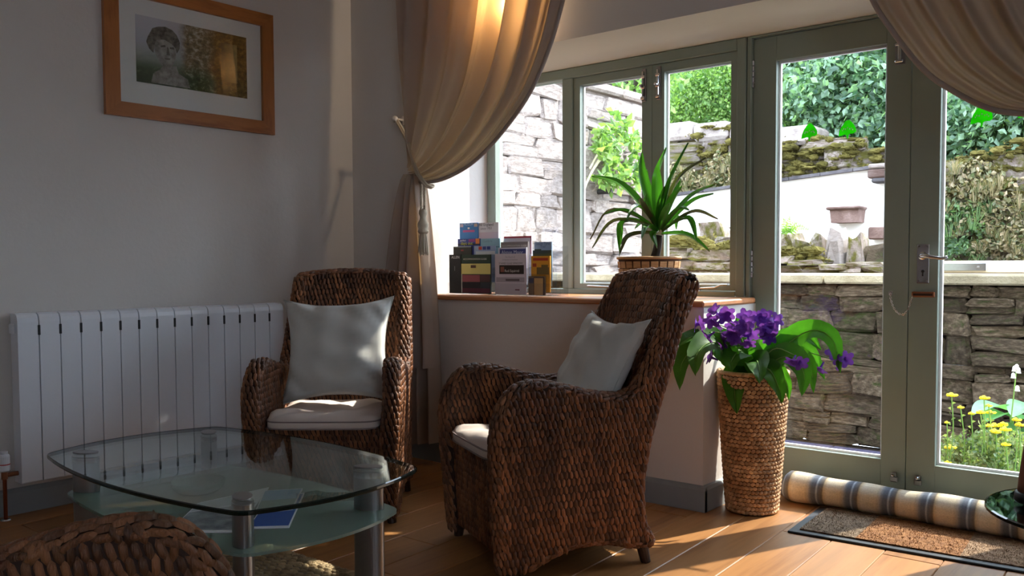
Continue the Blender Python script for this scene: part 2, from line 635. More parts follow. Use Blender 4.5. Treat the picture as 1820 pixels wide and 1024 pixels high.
def cellwall(xs, zs, open_, y0, y1):
    mb = MB(); idx = {}; vs = []

    def vi(i, k, s):
        if (i, k, s) not in idx:
            idx[i, k, s] = len(vs); vs.append((xs[i], y1 if s else y0, zs[k]))
        return idx[i, k, s]
    fs = []
    full = lambda i, k: 0 <= i < len(xs) - 1 and 0 <= k < len(zs) - 1 and (i, k) not in open_
    for i in range(len(xs) - 1):
        for k in range(len(zs) - 1):
            if not full(i, k): continue
            fs.append((vi(i, k, 0), vi(i + 1, k, 0), vi(i + 1, k + 1, 0), vi(i, k + 1, 0)))
            fs.append((vi(i, k, 1), vi(i, k + 1, 1), vi(i + 1, k + 1, 1), vi(i + 1, k, 1)))
            if not full(i - 1, k): fs.append((vi(i, k, 0), vi(i, k + 1, 0), vi(i, k + 1, 1), vi(i, k, 1)))
            if not full(i + 1, k): fs.append((vi(i + 1, k, 0), vi(i + 1, k, 1), vi(i + 1, k + 1, 1), vi(i + 1, k + 1, 0)))
            if not full(i, k - 1): fs.append((vi(i, k, 0), vi(i, k, 1), vi(i + 1, k, 1), vi(i + 1, k, 0)))
            if not full(i, k + 1): fs.append((vi(i, k + 1, 0), vi(i + 1, k + 1, 0), vi(i + 1, k + 1, 1), vi(i, k + 1, 1)))
    return mb.add(vs, fs)


wb = struct('wall_back', cellwall([-4.1, -3.212, XR, XJ, 1.75], [0, .826, 1.995, 2.75], {(1, 1), (2, 0), (2, 1)}, YW, 3.79), M['plaster'],
            label='plastered window wall with deep recess for window and glazed doors', cat='wall')
wb.data.materials.append(M['cream'])          # paler cream soffit: its own tint plus reflected light put into the colour
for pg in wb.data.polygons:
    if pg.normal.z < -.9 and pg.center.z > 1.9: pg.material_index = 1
struct('wall_left', MB().prism([(xleft(-2.0), -2.0), (xleft(YW), YW), (xleft(YW) - .2, YW), (xleft(-2.0) - .2, -2.0)], (0, 0, 0), (1, 0, 0), (0, 1, 0), (0, 0, 1), 2.5), M['plaster'],
       label='plain plastered wall behind the radiator and picture', cat='wall')
struct('wall_right', cellwall([-2.0, -1.2, -.1, YW], [0, .85, 2.0, 2.5], {(1, 1)}, 1.6, 1.75).xf(lambda V: np.c_[V[:, 1], V[:, 0], V[:, 2]]), M['plaster'], label='plastered wall on the camera side', cat='wall')
struct('wall_rear', MB().box((-4.1, -2.15, 0), (1.75, -2.0, 2.5)), M['plaster'], label='plastered wall opposite the window', cat='wall')
struct('ceiling', MB().box((-4.1, -2.15, 2.5), (1.75, YW, 2.6)), M['plaster'], label='white ceiling', cat='ceiling')

SKP = [(0, 0), (.02, 0), (.02, .088), (.012, .1), (0, .104)]
bl = MB()
for yy in (-1.98, YW - .001):
    bl.add([(xleft(yy) + p[0], yy, p[1] + .001) for p in SKP], [])
n = len(SKP)
bl.f = [[i, (i + 1) % n, n + (i + 1) % n, n + i] for i in range(n)] + [list(range(n))[::-1], list(range(n, 2 * n))]
struct('baseboard_left', bl, M['skirt'], label='blue grey skirting board under the radiator', cat='skirting')
bb = sempty('baseboard_back', (-2.7, YW, 0), 'blue grey skirting board below the window sill', 'skirting')
obj('skirting_board', MB().prism([(p[0], p[1] + .001) for p in SKP], (-3.74, YW, 0), (0, -1, 0), (0, 0, 1), (1, 0, 0), 3.74 + XR + .02), M['skirt'], bb)
obj('skirting_board', MB().prism([(p[0], p[1] + .001) for p in SKP], (XR, YW - .019, 0), (1, 0, 0), (0, 0, 1), (0, 1, 0), YF - YW - .005), M['skirt'], bb)

# window sill board
tag(struct('trim_1', MB().box((-3.21, YW - .03, .828), (XR + .014, YF - .002, .852), .006), M['sillwood']), 'varnished wooden window sill board', 'window sill', kind='structure')


def ring(x0, x1, z0, z1, g, y0, y1):
    gx0, gx1, gz0, gz1 = g
    o = [(x0, z0), (x1, z0), (x1, z1), (x0, z1)]; i_ = [(gx0, gz0), (gx1, gz0), (gx1, gz1), (gx0, gz1)]
    vs = [(p[0], y, p[1]) for y in (y0, y1) for p in o + i_]
    fs = []
    for k in range(4):
        l = (k + 1) % 4
        fs += [(k, l, 4 + l, 4 + k), (8 + k, 12 + k, 12 + l, 8 + l), (k, 8 + k, 8 + l, l), (4 + k, 4 + l, 12 + l, 12 + k)]
    return MB().add(vs, fs)


# ------------------------------------------------------------------ window
WZ0, WZ1 = .853, 1.9935
win = sempty('window_1', (-2.45, YF, WZ0), 'sage green painted casement window above the sill', 'window')
F_ = M['frame']
obj('frame_stile', MB().box((-3.21, YF, WZ0), (-3.151, YF + .07, WZ1), .004), F_, win)
obj('frame_stile', MB().box((-1.745, YF, WZ0), (-1.703, YF + .07, WZ1), .004), F_, win)
obj('head_rail', MB().box((-3.151, YF, 1.943), (-1.745, YF + .07, WZ1), .004), F_, win)
obj('bottom_rail', MB().box((-3.151, YF, WZ0), (-1.745, YF + .07, .877), .004), F_, win)
obj('mullion', MB().box((-2.70, YF, .877), (-2.636, YF + .07, 1.943), .004), F_, win)
obj('pane', MB().box((-3.151, YF + .035, .877), (-2.70, YF + .041, 1.943)), M['glass'], win)
for (a, b_, g0, g1) in ((-2.634, -2.181, -2.596, -2.235), (-2.179, -1.747, -2.114, -1.777)):
    s = obj('sash', ring(a, b_, .879, 1.941, (g0, g1, .905, 1.902), YF + .012, YF + .058), F_, win)
    obj('pane', MB().box((g0 - .004, YF + .032, .901), (g1 + .004, YF + .038, 1.906)), M['glass'], s)
    obj('bead', ring(g0 - .002, g1 + .002, .903, 1.904, (g0 + .006, g1 - .006, .911, 1.896), YF + .04, YF + .052), M['white'], s)
    cx = (g0 + g1) / 2
    st = MB().tube([(cx - .13, YF + .004, .893), (cx + .02, YF + .002, .889), (cx + .10, YF + .0, .893), (cx + .13, YF + .002, .905), (cx + .16, YF + .003, .906)], .004, 8)
    obj('window_stay', st, M['chrome'], s)
    obj('stay_pin', MB().lathe([(.009, 0), (.009, .004), (.004, .006), (.004, .018), (0, .02)], (cx + .02, YF + .004, .876), 10), M['chrome'], s)
for xc in (-2.222, -2.142):
    lk = obj('latch_plate', MB().box((xc - .012, YF + .004, 1.775), (xc + .012, YF + .0125, 1.93), .002), M['steel'], win)
    obj('latch_bolt', MB().tube([(xc, YF - .002, 1.79), (xc, YF - .002, 1.915)], .006, 8), M['chrome'], lk)
    obj('latch_knob', MB().lathe([(0, -.03), (.007, -.026), (.01, -.016), (.006, -.006), (.005, 0)], (0, 0, 0), 12).xf(lambda V: np.c_[V[:, 0] + xc, V[:, 2] + YF, V[:, 1] + 1.845]), M['chrome'], lk)
    for zz in (1.79, 1.84, 1.89):
        obj('latch_guide', MB().box((xc - .011, YF - .009, zz - .007), (xc + .011, YF + .005, zz + .007), .002), M['chrome'], lk)

# unseen window added beside the camera to brighten the room
w2 = sempty('fill_window', (1.68, -.65, .85), 'added fill light window in the side wall beside the camera', 'window')
sw = lambda V: np.c_[V[:, 1], V[:, 0], V[:, 2]]
obj('frame', ring(-1.2, -.1, .85, 2.0, (-1.14, -.16, .91, 1.94), 1.65, 1.71).xf(sw), F_, w2)
obj('pane', MB().box((-1.14, 1.677, .91), (-.16, 1.683, 1.94)).xf(sw), M['glass'], w2)

# ------------------------------------------------------------------ glazed doors
df = sempty('trim_2', (-1.02, YD, 0), 'sage green door frame around the pair of glazed doors', 'door frame')
obj('jamb', MB().box((-1.701, YD - .022, .001), (-1.680, YD + .06, 1.9935), .003), F_, df)
obj('jamb', MB().box((-.362, YD - .022, .001), (-.337, YD + .06, 1.9935), .003), F_, df)
obj('head', MB().box((-1.680, YD - .022, 1.986), (-.362, YD + .06, 1.9935), .002), F_, df)
obj('threshold', MB().box((-1.680, YD - .01, .001), (-.362, YD + .068, .013), .002), M['darkwood'], df)


def leaf(name, x0, x1, g0, g1, label):
    d = sempty(name, ((x0 + x1) / 2, YD, .016), label, 'door')
    y0, y1 = YD, YD + .045
    for a, b_ in ((x0, g0), (g1, x1)):
        obj('stile', MB().box((a, y0, .016), (b_, y1, 1.983), .0018), F_, d)
    obj('top_rail', MB().box((g0, y0, 1.877), (g1, y1, 1.983), .0018), F_, d)
    obj('bottom_rail', MB().box((g0, y0, .016), (g1, y1, .203), .0018), F_, d)
    obj('pane', MB().box((g0 + .001, YD + .020, .204), (g1 - .001, YD + .026, 1.876)), M['glass'], d)
    obj('bead', ring(g0 + .0005, g1 - .0005, .2035, 1.8765, (g0 + .010, g1 - .010, .213, 1.867), YD + .027, YD + .042), M['white'], d)
    return d


d1 = leaf('door_1', -1.679, -1.0225, -1.575, -1.117, 'sage green glazed door beside the potted purple flowers')
d2 = leaf('door_2', -1.0195, -.363, -.912, -.462, 'sage green glazed door with lever handle')
for zz in (1.832, 1.0, .2):
    h = obj('hinge', MB().tube([(-1.679, YD - .004, zz - .06), (-1.679, YD - .004, zz + .06)], .007, 8), M['steel'], d1)
    for q in range(5):
        obj('hinge_knuckle', MB().tube([(-1.679, YD - .004, zz - .058 + q * .024), (-1.679, YD - .004, zz - .040 + q * .024)], .0085, 8), M['chrome'], h)
for zz in (1.83,):
    bp = obj('surface_bolt_plate', MB().box((-1.085, YD - .003, zz - .045), (-1.045, YD - .0002, zz + .045), .001), M['steel'], d1)
    obj('bolt_barrel', MB().tube([(-1.065, YD - .012, zz - .04), (-1.065, YD - .012, zz + .045)], .008, 10), M['chrome'], bp)
    for q in (-.033, .033):
        obj('bolt_strap', MB().box((-1.081, YD - .022, zz + q - .006), (-1.049, YD - .002, zz + q + .006), .003), M['chrome'], bp)
# lever handle on its backplate
hp = obj('backplate', MB().box((-.990, YD - .006, .921), (-.944, YD - .0002, 1.075), .002), M['chrome'], d2)
obj('rose', MB().lathe([(.016, 0), (.016, .006), (.010, .010), (.009, .034)], (0, 0, 0), 16).xf(lambda V: np.c_[V[:, 0] - .967, YD - .005 - V[:, 2], V[:, 1] + 1.029]), M['chrome'], hp)
obj('lever', MB().tube(crv([(-.967, YD - .040, 1.029), (-.945, YD - .052, 1.028), (-.915, YD - .054, 1.022), (-.885, YD - .052, 1.018), (-.868, YD - .048, 1.024)], 14), np.linspace(.009, .006, 14), 10), M['chrome'], hp, smooth=True)
obj('keyhole', MB().lathe([(.006, 0), (.006, .001), (0, .0015)], (0, 0, 0), 12).xf(lambda V: np.c_[V[:, 0] - .967, YD - .0062 - V[:, 2], V[:, 1] + .968]).box((-.9695, YD - .0075, .949), (-.9645, YD - .006, .968)), M['black'], hp)
for dx in (-.015, .015):
    for zz in (.93, 1.066):
        obj('screw', MB().lathe([(.0035, 0), (.0035, .001), (0, .0015)], (0, 0, 0), 8).xf(lambda V: np.c_[V[:, 0] - .967 + dx, YD - .006 - V[:, 2], V[:, 1] + zz]), M['steel'], hp)
# sliding door bolt with its chain
cb = obj('chain_track', MB().box((-1.006, YD - .012, .866), (-.921, YD - .0002, .888), .003), M['brass'], d2)
obj('track_slot', MB().box((-.999, YD - .0135, .873), (-.928, YD - .0118, .8805)), M['darkwood'], cb)
ca = np.array([(-1.087, YD - .008, .880), (-1.083, YD - .010, .850), (-1.066, YD - .010, .812), (-1.040, YD - .012, .795), (-1.020, YD - .014, .812), (-1.008, YD - .014, .845), (-1.000, YD - .014, .872)])
cp = crv(ca, 27)
chn = obj('chain_anchor', MB().box((-1.094, YD - .008, .871), (-1.080, YD - .0002, .889), .002), M['steel'], d1)
for k in range(26):
    m_ = (cp[k] + cp[k + 1]) / 2; t_ = cp[k + 1] - cp[k]; t_ /= np.linalg.norm(t_)
    sd = np.cross(t_, (0, 1, 0)); sd /= np.linalg.norm(sd)
    if k % 2: sd = np.cross(t_, sd)
    pa = [m_ + t_ * .0052 * math.cos(a) + sd * .0032 * math.sin(a) for a in np.linspace(0, 2 * math.pi, 10, endpoint=False)]
    obj('chain_link', MB().tube(pa, .0011, 6, closed=True), M['chrome'], chn)
for dd, xx in ((d1, -1.062), (d2, -.972)):
    c_ = obj('ball_catch', MB().box((xx - .014, YD - .012, .118), (xx + .014, YD - .0002, .140), .003).box((xx - .010, YD - .018, .140), (xx + .010, YD - .0002, .158), .003), M['steel'], dd)
    obj('catch_knob', MB().lathe([(.007, 0), (.008, .006), (.005, .012), (0, .013)], (0, 0, 0), 12).xf(lambda V: np.c_[V[:, 0] + xx, YD - .016 - V[:, 2], V[:, 1] + .149]), M['chrome'], c_)


def sticker(cx, cz, s, parent, label):
    o = [(-.034, -.008), (-.026, .012), (-.020, .020), (-.012, .032), (-.004, .038), (.006, .039), (.016, .030), (.024, .020), (.032, .006), (.034, -.010), (.024, -.018), (.010, -.017), (.003, -.022), (.002, -.036), (-.003, -.036), (-.004, -.022), (-.012, -.019), (-.022, -.022), (-.036, -.024)]
    t = tag(obj('tree_sticker', MB().prism([(cx + p[0] * s, cz + p[1] * s) for p in o], (0, YD + .0197, 0), (1, 0, 0), (0, 0, 1), (0, -1, 0), .0006), M['stickgreen']), label, 'sticker', 'green tree stickers on the door glass')
    if s > .95:
        for k in range(7):
            a = math.pi * (.12 + .76 * k / 6)
            px, pz = cx + .022 * math.cos(a) * s, cz - .004 + .012 * math.sin(a) * s * (1 if k % 2 else .6)
            obj('cut_out', MB().box((px - .002, YD + .0185, pz - .003), (px + .002, YD + .0189, pz + .003)), M['white'], t)


sticker(-1.434, 1.557, .98, None, 'green tree sticker on the door glass, further from the handle')
sticker(-1.274, 1.553, 1.02, None, 'green tree sticker on the door glass, second from the potted flowers')
sticker(-.773, 1.553, 1.1, None, 'green tree sticker just below the gathered curtain edge')
sticker(-.62, 1.555, .9, None, 'green tree sticker mostly hidden by the right hand curtain')


# ------------------------------------------------------------------ outside
GZ = -.08
patio = struct('patio', MB().box((-6.5, 3.80, GZ - .2), (2.5, 5.4, GZ - .012)), M['mortarB'], label='paved yard outside the doors', cat='paving')
yy = 3.81
for r_ in range(4):
    xx = -4.4 + rnd.uniform(0, .3)
    while xx < 1.6:
        wd = rnd.choice((.4, .55, .6))
        obj('paving_slab', MB().box((xx + .004, yy + .004, GZ - .05), (xx + wd - .004, yy + .356, GZ), .004), M['paving'], patio)
        xx += wd
    yy += .36


def rock(seed, j=.10):
    r = np.random.RandomState(seed)
    vs, fs = cbox_arr((-.5, -.5, -.5), (.5, .5, .5), .11)
    V = np.array(vs) + r.uniform(-j, j, (24, 3)) * np.array([.8, 1, .8])
    return MB().add(V, fs)


ROCKS = {}


def rocks(matname):
    if matname not in ROCKS:
        ROCKS[matname] = [rock(100 + k).mesh('stone', M[matname]) for k in range(10)]
    return ROCKS[matname]


def stone_face(parent, origin, du, length, height, matname, wr, hr, depth, seed, name='stone', topfn=None):
    """lay irregular stones over a wall face, courses broken up; du is the run direction, the face looks along n"""
    r = random.Random(seed)
    du = np.asarray(du, float); dn = np.array([du[1], -du[0], 0.0])
    ang = math.atan2(du[1], du[0])
    ms = rocks(matname)
    z = 0.0; cnt = 0
    while z < height - .03:
        h = min(r.uniform(*hr), height - z)
        s = -r.uniform(0, .2)
        while s < length:
            wd = r.uniform(*wr)
            a, b_ = max(s, 0), min(s + wd, length)
            s += wd
            if b_ - a < .05: continue
            split = [(0, 1)] if r.random() > .22 else [(0, .52), (.52, 1)]
            for q0, q1 in split:
                zz0, zz1 = z + h * q0, z + h * q1
                if topfn and zz1 > topfn((a + b_) / 2) + .02: continue
                o = bpy.data.objects.new(name, r.choice(ms))
                COL.objects.link(o); o.parent = parent
                pz = np.asarray(origin) + du * (a + b_) / 2 + UP * (zz0 + zz1) / 2 + dn * r.uniform(-.03, .012) - wloc(parent)
                o.location = pz
                o.scale = ((b_ - a) * 1.02, depth * r.uniform(.8, 1.15), (zz1 - zz0) * 1.04)
                o.rotation_euler = (r.uniform(-.05, .05), r.uniform(-.06, .06), ang + r.uniform(-.05, .05))
                cnt += 1
        z += h
    return cnt


# tall pale wall running away on the left
tw = sempty('wall_garden', (-4.5, 5.6, GZ), 'tall pale rubble stone garden wall running away from the window', 'stone wall')
obj('wall_core', MB().box((-4.9, 3.95, GZ), (-4.46, 7.62, 2.52)), M['mortarA'], tw)
n1 = stone_face(tw, (-4.46, 4.0, GZ + .30), (0, 1, 0), 3.6, 2.3, 'stoneA', (.18, .52), (.10, .22), .13, 5)
q = 3.95
while q < 7.6:
    L = rnd.uniform(.35, .6)
    obj('coping_stone', MB().box((-4.92, q + .006, 2.52), (-4.38, min(q + L, 7.64) - .006, 2.6), .02), M['stoneA'], tw)
    q += L
tag(obj('drain_pipe', MB().tube([at(1062, 341, x=-4.42), at(1062, 341, x=-4.42) + np.array([.14, .02, 0])], .024, 12), M['black']), 'short black pipe end poking out of the tall stone wall', 'pipe')

# dark retaining wall in front of the doors
rw = sempty('wall_retaining', (-1.4, 5.45, GZ), 'dark mossy stone retaining wall across the yard', 'stone wall')
obj('wall_core', MB().box((-4.4, 5.38, GZ), (1.6, 5.8, .88)), M['mortarB'], rw)
n2 = stone_face(rw, (-3.9, 5.38, GZ), (1, 0, 0), 4.6, .95, 'stoneB', (.12, .36), (.06, .17), .13, 9)
q = -4.4
while q < 1.4:
    L = rnd.uniform(.5, .9)
    obj('coping_slab', MB().box((q + .005, 5.28, .88), (q + L - .005, 5.8, .938), .01), M['coping'], rw)
    q += L
tb = thing('timber_beam', 'pale timber beam with metal plate lying on the dark stone wall', 'beam', (-.6, 5.5, .94))
obj('timber', MB().box((-1.46, 5.42, .945), (1.2, 5.54, 1.012), .004), flat(226, 206, 178), tb)
pl = obj('metal_plate', MB().box((-1.47, 5.405, .957), (-1.08, 5.419, 1.0), .002), M['chrome'], tb)
for xx in (-1.3, -1.12):
    obj('bolt_head', MB().lathe([(.007, 0), (.007, .004), (0, .006)], (0, 0, 0), 8).xf(lambda V: np.c_[V[:, 0] + xx, 5.404 - V[:, 2], V[:, 1] + .978]), M['steel'], pl)
struct('terrace', MB().box((-9, 5.8, GZ), (3, 13.5, .90)), M['soil'], label='raised garden terrace behind the dark wall', cat='ground')

# loose stones, standing stones and slabs on the terrace edge
gi = 0
LBL = {}


def loose(name, label, u0, v0, u1, v1, y, matname, depth=.2, seed=0, taper=0.0, cat='stone', group=None):
    a = at(u0, v1, y=y); b_ = at(u1, v0, y=y)
    if name != 'flat_stone': a[2] = .88
    cx, cz = (a[0] + b_[0]) / 2, (a[2] + b_[2]) / 2
    mb = rock(seed, .15)
    V = mb.arr()
    V[:, 0] *= 1 - taper * (V[:, 2] + .5)
    mb.v = [V * np.array([abs(b_[0] - a[0]) * 1.05, depth, abs(b_[2] - a[2]) * 1.05]) + np.array([cx, y, cz])]
    return tag(obj(name, mb, M[matname]), label, cat, group)


loose('standing_stone', 'grey pointed stone standing nearest the planted ferns', 1445, 424, 1474, 468, 6.3, 'stoneC', .2, 21, .45, group='standing stones')
loose('standing_stone', 'tallest pale pointed stone in the standing row', 1471, 415, 1511, 471, 6.25, 'stoneA', .22, 22, .5, group='standing stones')
loose('standing_stone', 'broad grey pointed stone at the right of the standing row', 1509, 421, 1546, 471, 6.25, 'stoneC', .2, 23, .5, group='standing stones')
loose('boulder', 'squared brown boulder half hidden by the door stile', 1544, 440, 1586, 472, 6.3, 'stoneB', .25, 24)
loose('boulder', 'rounded mossy boulder beside the standing stones', 1418, 430, 1448, 462, 6.4, 'stoneC', .25, 25)
loose('boulder', 'mossy boulder on the terrace near the fern', 1384, 424, 1420, 458, 6.5, 'stoneC', .25, 26)
loose('boulder', 'mossy hump of rock behind the strap leaved plant', 1252, 405, 1290, 448, 6.6, 'stoneC', .3, 27)
loose('boulder', 'small grey rock seen past the strap leaves', 1206, 420, 1252, 456, 6.6, 'stoneC', .3, 28)
loose('boulder', 'grey rock beside the right edge of the casement', 1286, 425, 1312, 455, 6.6, 'stoneC', .3, 29)
k = 0
for u0, u1, v0, v1, lb in ((1376, 1420, 455, 470, 'flat mossy stone below the fern'), (1418, 1470, 462, 473, 'thin flat stone under the first standing stone'), (1468, 1520, 470, 480, 'flat slab under the tallest standing stone'), (1518, 1580, 466, 475, 'long flat slab under the broad standing stone'),
                           (1376, 1436, 471, 486, 'low flat stone beside the jamb edge of the hinged door'), (1434, 1500, 474, 486, 'grey flat stone on the coping below the tallest standing stone'), (1500, 1545, 474, 486, 'small flat stone on the coping below the broad standing stone'), (1545, 1584, 474, 486, 'flat stone on the coping half hidden by the door stile'),
                           (1182, 1240, 440, 462, 'upper flat stone just right of the plant basket'), (1240, 1305, 444, 464, 'upper flat stone at the edge of the right casement'), (1182, 1250, 462, 482, 'lower flat stone just right of the plant basket'), (1250, 1310, 466, 482, 'lower flat stone at the edge of the right casement')):
    o = loose('flat_stone', lb, u0, v0, u1, v1, 6.05, 'stoneC', .3, 40 + k, group='flat stones on the dark wall')
    k += 1

# white rendered wall with sloping slate edge
pw = [at(1120, 360, y=8.6), at(1580, 297, y=8.6)]
wr_ = sempty('wall_white', (-4, 8.7, .9), 'bright white rendered garden wall with sloping slate edge', 'wall')
obj('render_face', MB().prism([(pw[0][0], .85), (pw[1][0], .85), (pw[1][0], pw[1][2]), (pw[0][0], pw[0][2])], (0, 8.6, 0), (1, 0, 0), (0, 0, 1), (0, 1, 0), .3), M['render'], wr_)
for k in range(9):
    f0, f1 = k / 9, (k + 1) / 9
    A, B = pw[0] + (pw[1] - pw[0]) * f0, pw[0] + (pw[1] - pw[0]) * f1
    obj('slate_coping', MB().prism([(A[0] + .004, A[2]), (B[0] - .004, B[2]), (B[0] - .004, B[2] + .03), (A[0] + .004, A[2] + .03)], (0, 8.54, 0), (1, 0, 0), (0, 0, 1), (0, 1, 0), .42), M['slate'], wr_)
a, b_ = at(1472, 397, y=8.45), at(1533, 366, y=8.45)
tr = thing('wall_trough', 'weathered terracotta trough fixed on the white wall', 'planter', ((a[0] + b_[0]) / 2, 8.5, a[2]))
w_ = b_[0] - a[0]; h_ = b_[2] - a[2]
obj('trough_body', MB().prism([(a[0] + w_ * .14, a[2]), (b_[0] - w_ * .10, a[2]), (b_[0] - .02, a[2] + h_ * .8), (a[0] + .03, a[2] + h_ * .8)], (0, 8.40, 0), (1, 0, 0), (0, 0, 1), (0, 1, 0), .198), M['terra'], tr)
obj('trough_rim', MB().box((a[0], 8.37, a[2] + h_ * .8), (b_[0], 8.598, b_[2]), .012), M['terra'], tr)
for u0, u1, v0, v1, lb in ((1545, 1580, 300, 318, 'red brown stone block capping the end of the white wall'), (1552, 1580, 316, 326, 'dark slate sliver under the capping block'), (1546, 1582, 290, 301, 'pale flat cap stone on the end of the white wall'), (1546, 1582, 403, 426, 'red brown stone let into the white wall beside the door stile')):
    a, b_ = at(u0, v1, y=8.5), at(u1, v0, y=8.5)
    tag(obj('wall_block', MB().box((a[0], 8.44, a[2]), (b_[0], 8.598, b_[2]), .012), M['terra' if 'red' in lb else 'slate' if 'dark' in lb else 'stoneA']), lb, 'stone')

# mossy bank wall behind
bw = sempty('wall_bank', (-4, 10.1, .9), 'old mossy stone bank wall below the trees', 'stone wall')
tops = [(-8.0, 2.85), (-5.7, 2.72), (-4.75, 2.62), (-4.2, 2.5), (-3.0, 2.28), (-2.4, 2.05), (-1.7, 2.2), (.5, 2.3)]
tz = lambda x: float(np.interp(x, [p[0] for p in tops], [p[1] for p in tops]))
obj('bank_core', MB().prism([(-8, .9)] + [(.5, .9)] + [(p[0], p[1] - .05) for p in tops[::-1]], (0, 10.1, 0), (1, 0, 0), (0, 0, 1), (0, 1, 0), 3.0), M['bank'], bw)
n3 = stone_face(bw, (-6.6, 10.1, .95), (1, 0, 0), 6.6, 1.9, 'stoneC', (.28, .75), (.14, .3), .3, 15, topfn=lambda s: tz(-6.6 + s) - .95)

q = -6.2
while q < -4.3:
    L = rnd.uniform(.35, .6)
    obj('coping_stone', MB().box((q + .01, 9.92, tz(q) - .17), (q + L - .01, 10.5, tz(q) + .05), .04), M['stoneA'], bw)
    q += L


def blob(mb, c, r, seed, n=9):
    rr = np.random.RandomState(seed)
    P = np.zeros((n, 2 * n, 3))
    off = rr.uniform(.75, 1.2, (n, 2 * n))
    for i in range(n):
        th = math.pi * i / (n - 1)
        for j in range(2 * n):
            ph = math.pi * j / n
            o = off[i, j] if 0 < i < n - 1 else 1
            P[i, j] = np.asarray(c) + np.asarray(r) * o * np.array([math.sin(th) * math.cos(ph), math.sin(th) * math.sin(ph), math.cos(th)])
    mb.grid(P, closev=True)


def leafcloud(n, c, r, size, seed, clumps=60):
    rr = np.random.RandomState(seed)
    cc = rr.normal(size=(clumps, 3)); cc /= np.linalg.norm(cc, axis=1)[:, None]
    cc *= rr.uniform(.25, 1, (clumps, 1)) ** .5
    pick = rr.randint(0, clumps, n)
    P = cc[pick] + rr.normal(size=(n, 3)) * .13
    P = P * np.asarray(r) + np.asarray(c)
    A = rr.normal(size=(n, 3)); A[:, 2] -= .3; A /= np.linalg.norm(A, axis=1)[:, None]
    B = np.cross(A, rr.normal(size=(n, 3))); B /= np.linalg.norm(B, axis=1)[:, None]
    N = np.cross(A, B)
    s = size * rr.uniform(.6, 1.3, (n, 1))
    V = np.stack([P, P + A * s * .55 + B * s * .36 + N * s * .1, P + A * s * 1.15, P + A * s * .55 - B * s * .36 + N * s * .1], 1).reshape(-1, 3)
    Q = np.arange(n)[:, None] * 4
    return V, np.vstack([Q + [0, 1, 2], Q + [0, 2, 3]])


def mossy(label, spots):
    mb = MB()
    for k, (c, r) in enumerate(spots):
        blob(mb, c, np.asarray(r) * .8, k * 7 + len(label), 7)
        V_, fa_ = leafcloud(34, c, np.asarray(r) * 1.1, max(.018, r[0] * .22), 500 + k, 12)
        mb.addarr(V_, fa_)
    tag(obj('moss', mb, M['moss']), label, 'moss', kind='stuff')


r5 = random.Random(5)
mossy('olive moss cushions draped over the bank wall', [((x, 10.0 + r5.uniform(-.1, .05), tz(x) - r5.uniform(-.02, .55) ** 1), (r5.uniform(.04, .13), .09, r5.uniform(.02, .055))) for x in [r5.uniform(-5.2, -1.2) for _ in range(330)]])
mossy('green moss on the flat stones of the dark wall', [(tuple(at(r5.uniform(1378, 1450), r5.uniform(440, 470), y=5.98)), (r5.uniform(.04, .1), .05, r5.uniform(.02, .04))) for _ in range(22)] + [(tuple(at(r5.uniform(1195, 1300), r5.uniform(425, 462), y=6.0)), (r5.uniform(.06, .14), .05, r5.uniform(.02, .05))) for _ in range(30)])


def blades(mb, c, n, h, spread, wd, rr):
    for _ in range(n):
        a = rr.uniform(0, 6.28); d = rr.uniform(.1, 1) * spread
        b0 = np.array([c[0] + math.cos(a) * d * .25, c[1] + math.sin(a) * d * .25, c[2]])
        hh = h * rr.uniform(.6, 1.1)
        t1 = b0 + np.array([math.cos(a) * d * .4, math.sin(a) * d * .4, hh * .65])
        t2 = b0 + np.array([math.cos(a) * d, math.sin(a) * d, hh * rr.uniform(.7, 1)])
        sd = np.array([-math.sin(a), math.cos(a), 0]) * wd
        mb.add([b0 - sd, b0 + sd, t1 + sd * .7, t1 - sd * .7, t2], [(0, 1, 2, 3), (3, 2, 4)])


k = 0
for (u, v, hh, sp, lab) in ((1250, 320, .35, .35, 'dry grass tuft on the bank above the white wall'), (1285, 300, .4, .35, 'tall dry grass against the right casement edge'), (1200, 318, .3, .3, 'grass clump behind the strap leaves'), (1700, 400, .5, .4, 'large pale grass clump on the bank beside the right door edge'), (1760, 420, .4, .4, 'straw coloured grass clump above the timber beam'),
                      (1735, 350, .5, .5, 'bleached grass hanging from the bank wall'), (1790, 360, .5, .5, 'bushy dry grass below the green sticker'), (1690, 450, .35, .3, 'small grass clump by the metal plate'), (1800, 440, .35, .35, 'grass clump at the far right of the bank'), (1712, 320, .4, .4, 'mossy grass fringe under the foliage')):
    mb = MB()
    p0 = at(u, v, y=9.75)
    V_, fa_ = leafcloud(520, p0 + np.array([0, .1, 0]), (sp * .9, .10, hh * .55), .05, 200 + k, 26)
    mb.addarr(V_, fa_)
    for q in range(6): blades(mb, p0 + np.array([r5.uniform(-.3, .3), r5.uniform(-.02, .1), r5.uniform(-.2, .12)]), 26, hh * .4, sp * .5, .003, r5)
    tag(obj('grass_tuft', mb, M['leafA' if k in (3, 7) else 'grass']), lab, 'grass', 'grass tufts on the bank wall', kind='stuff')
    k += 1


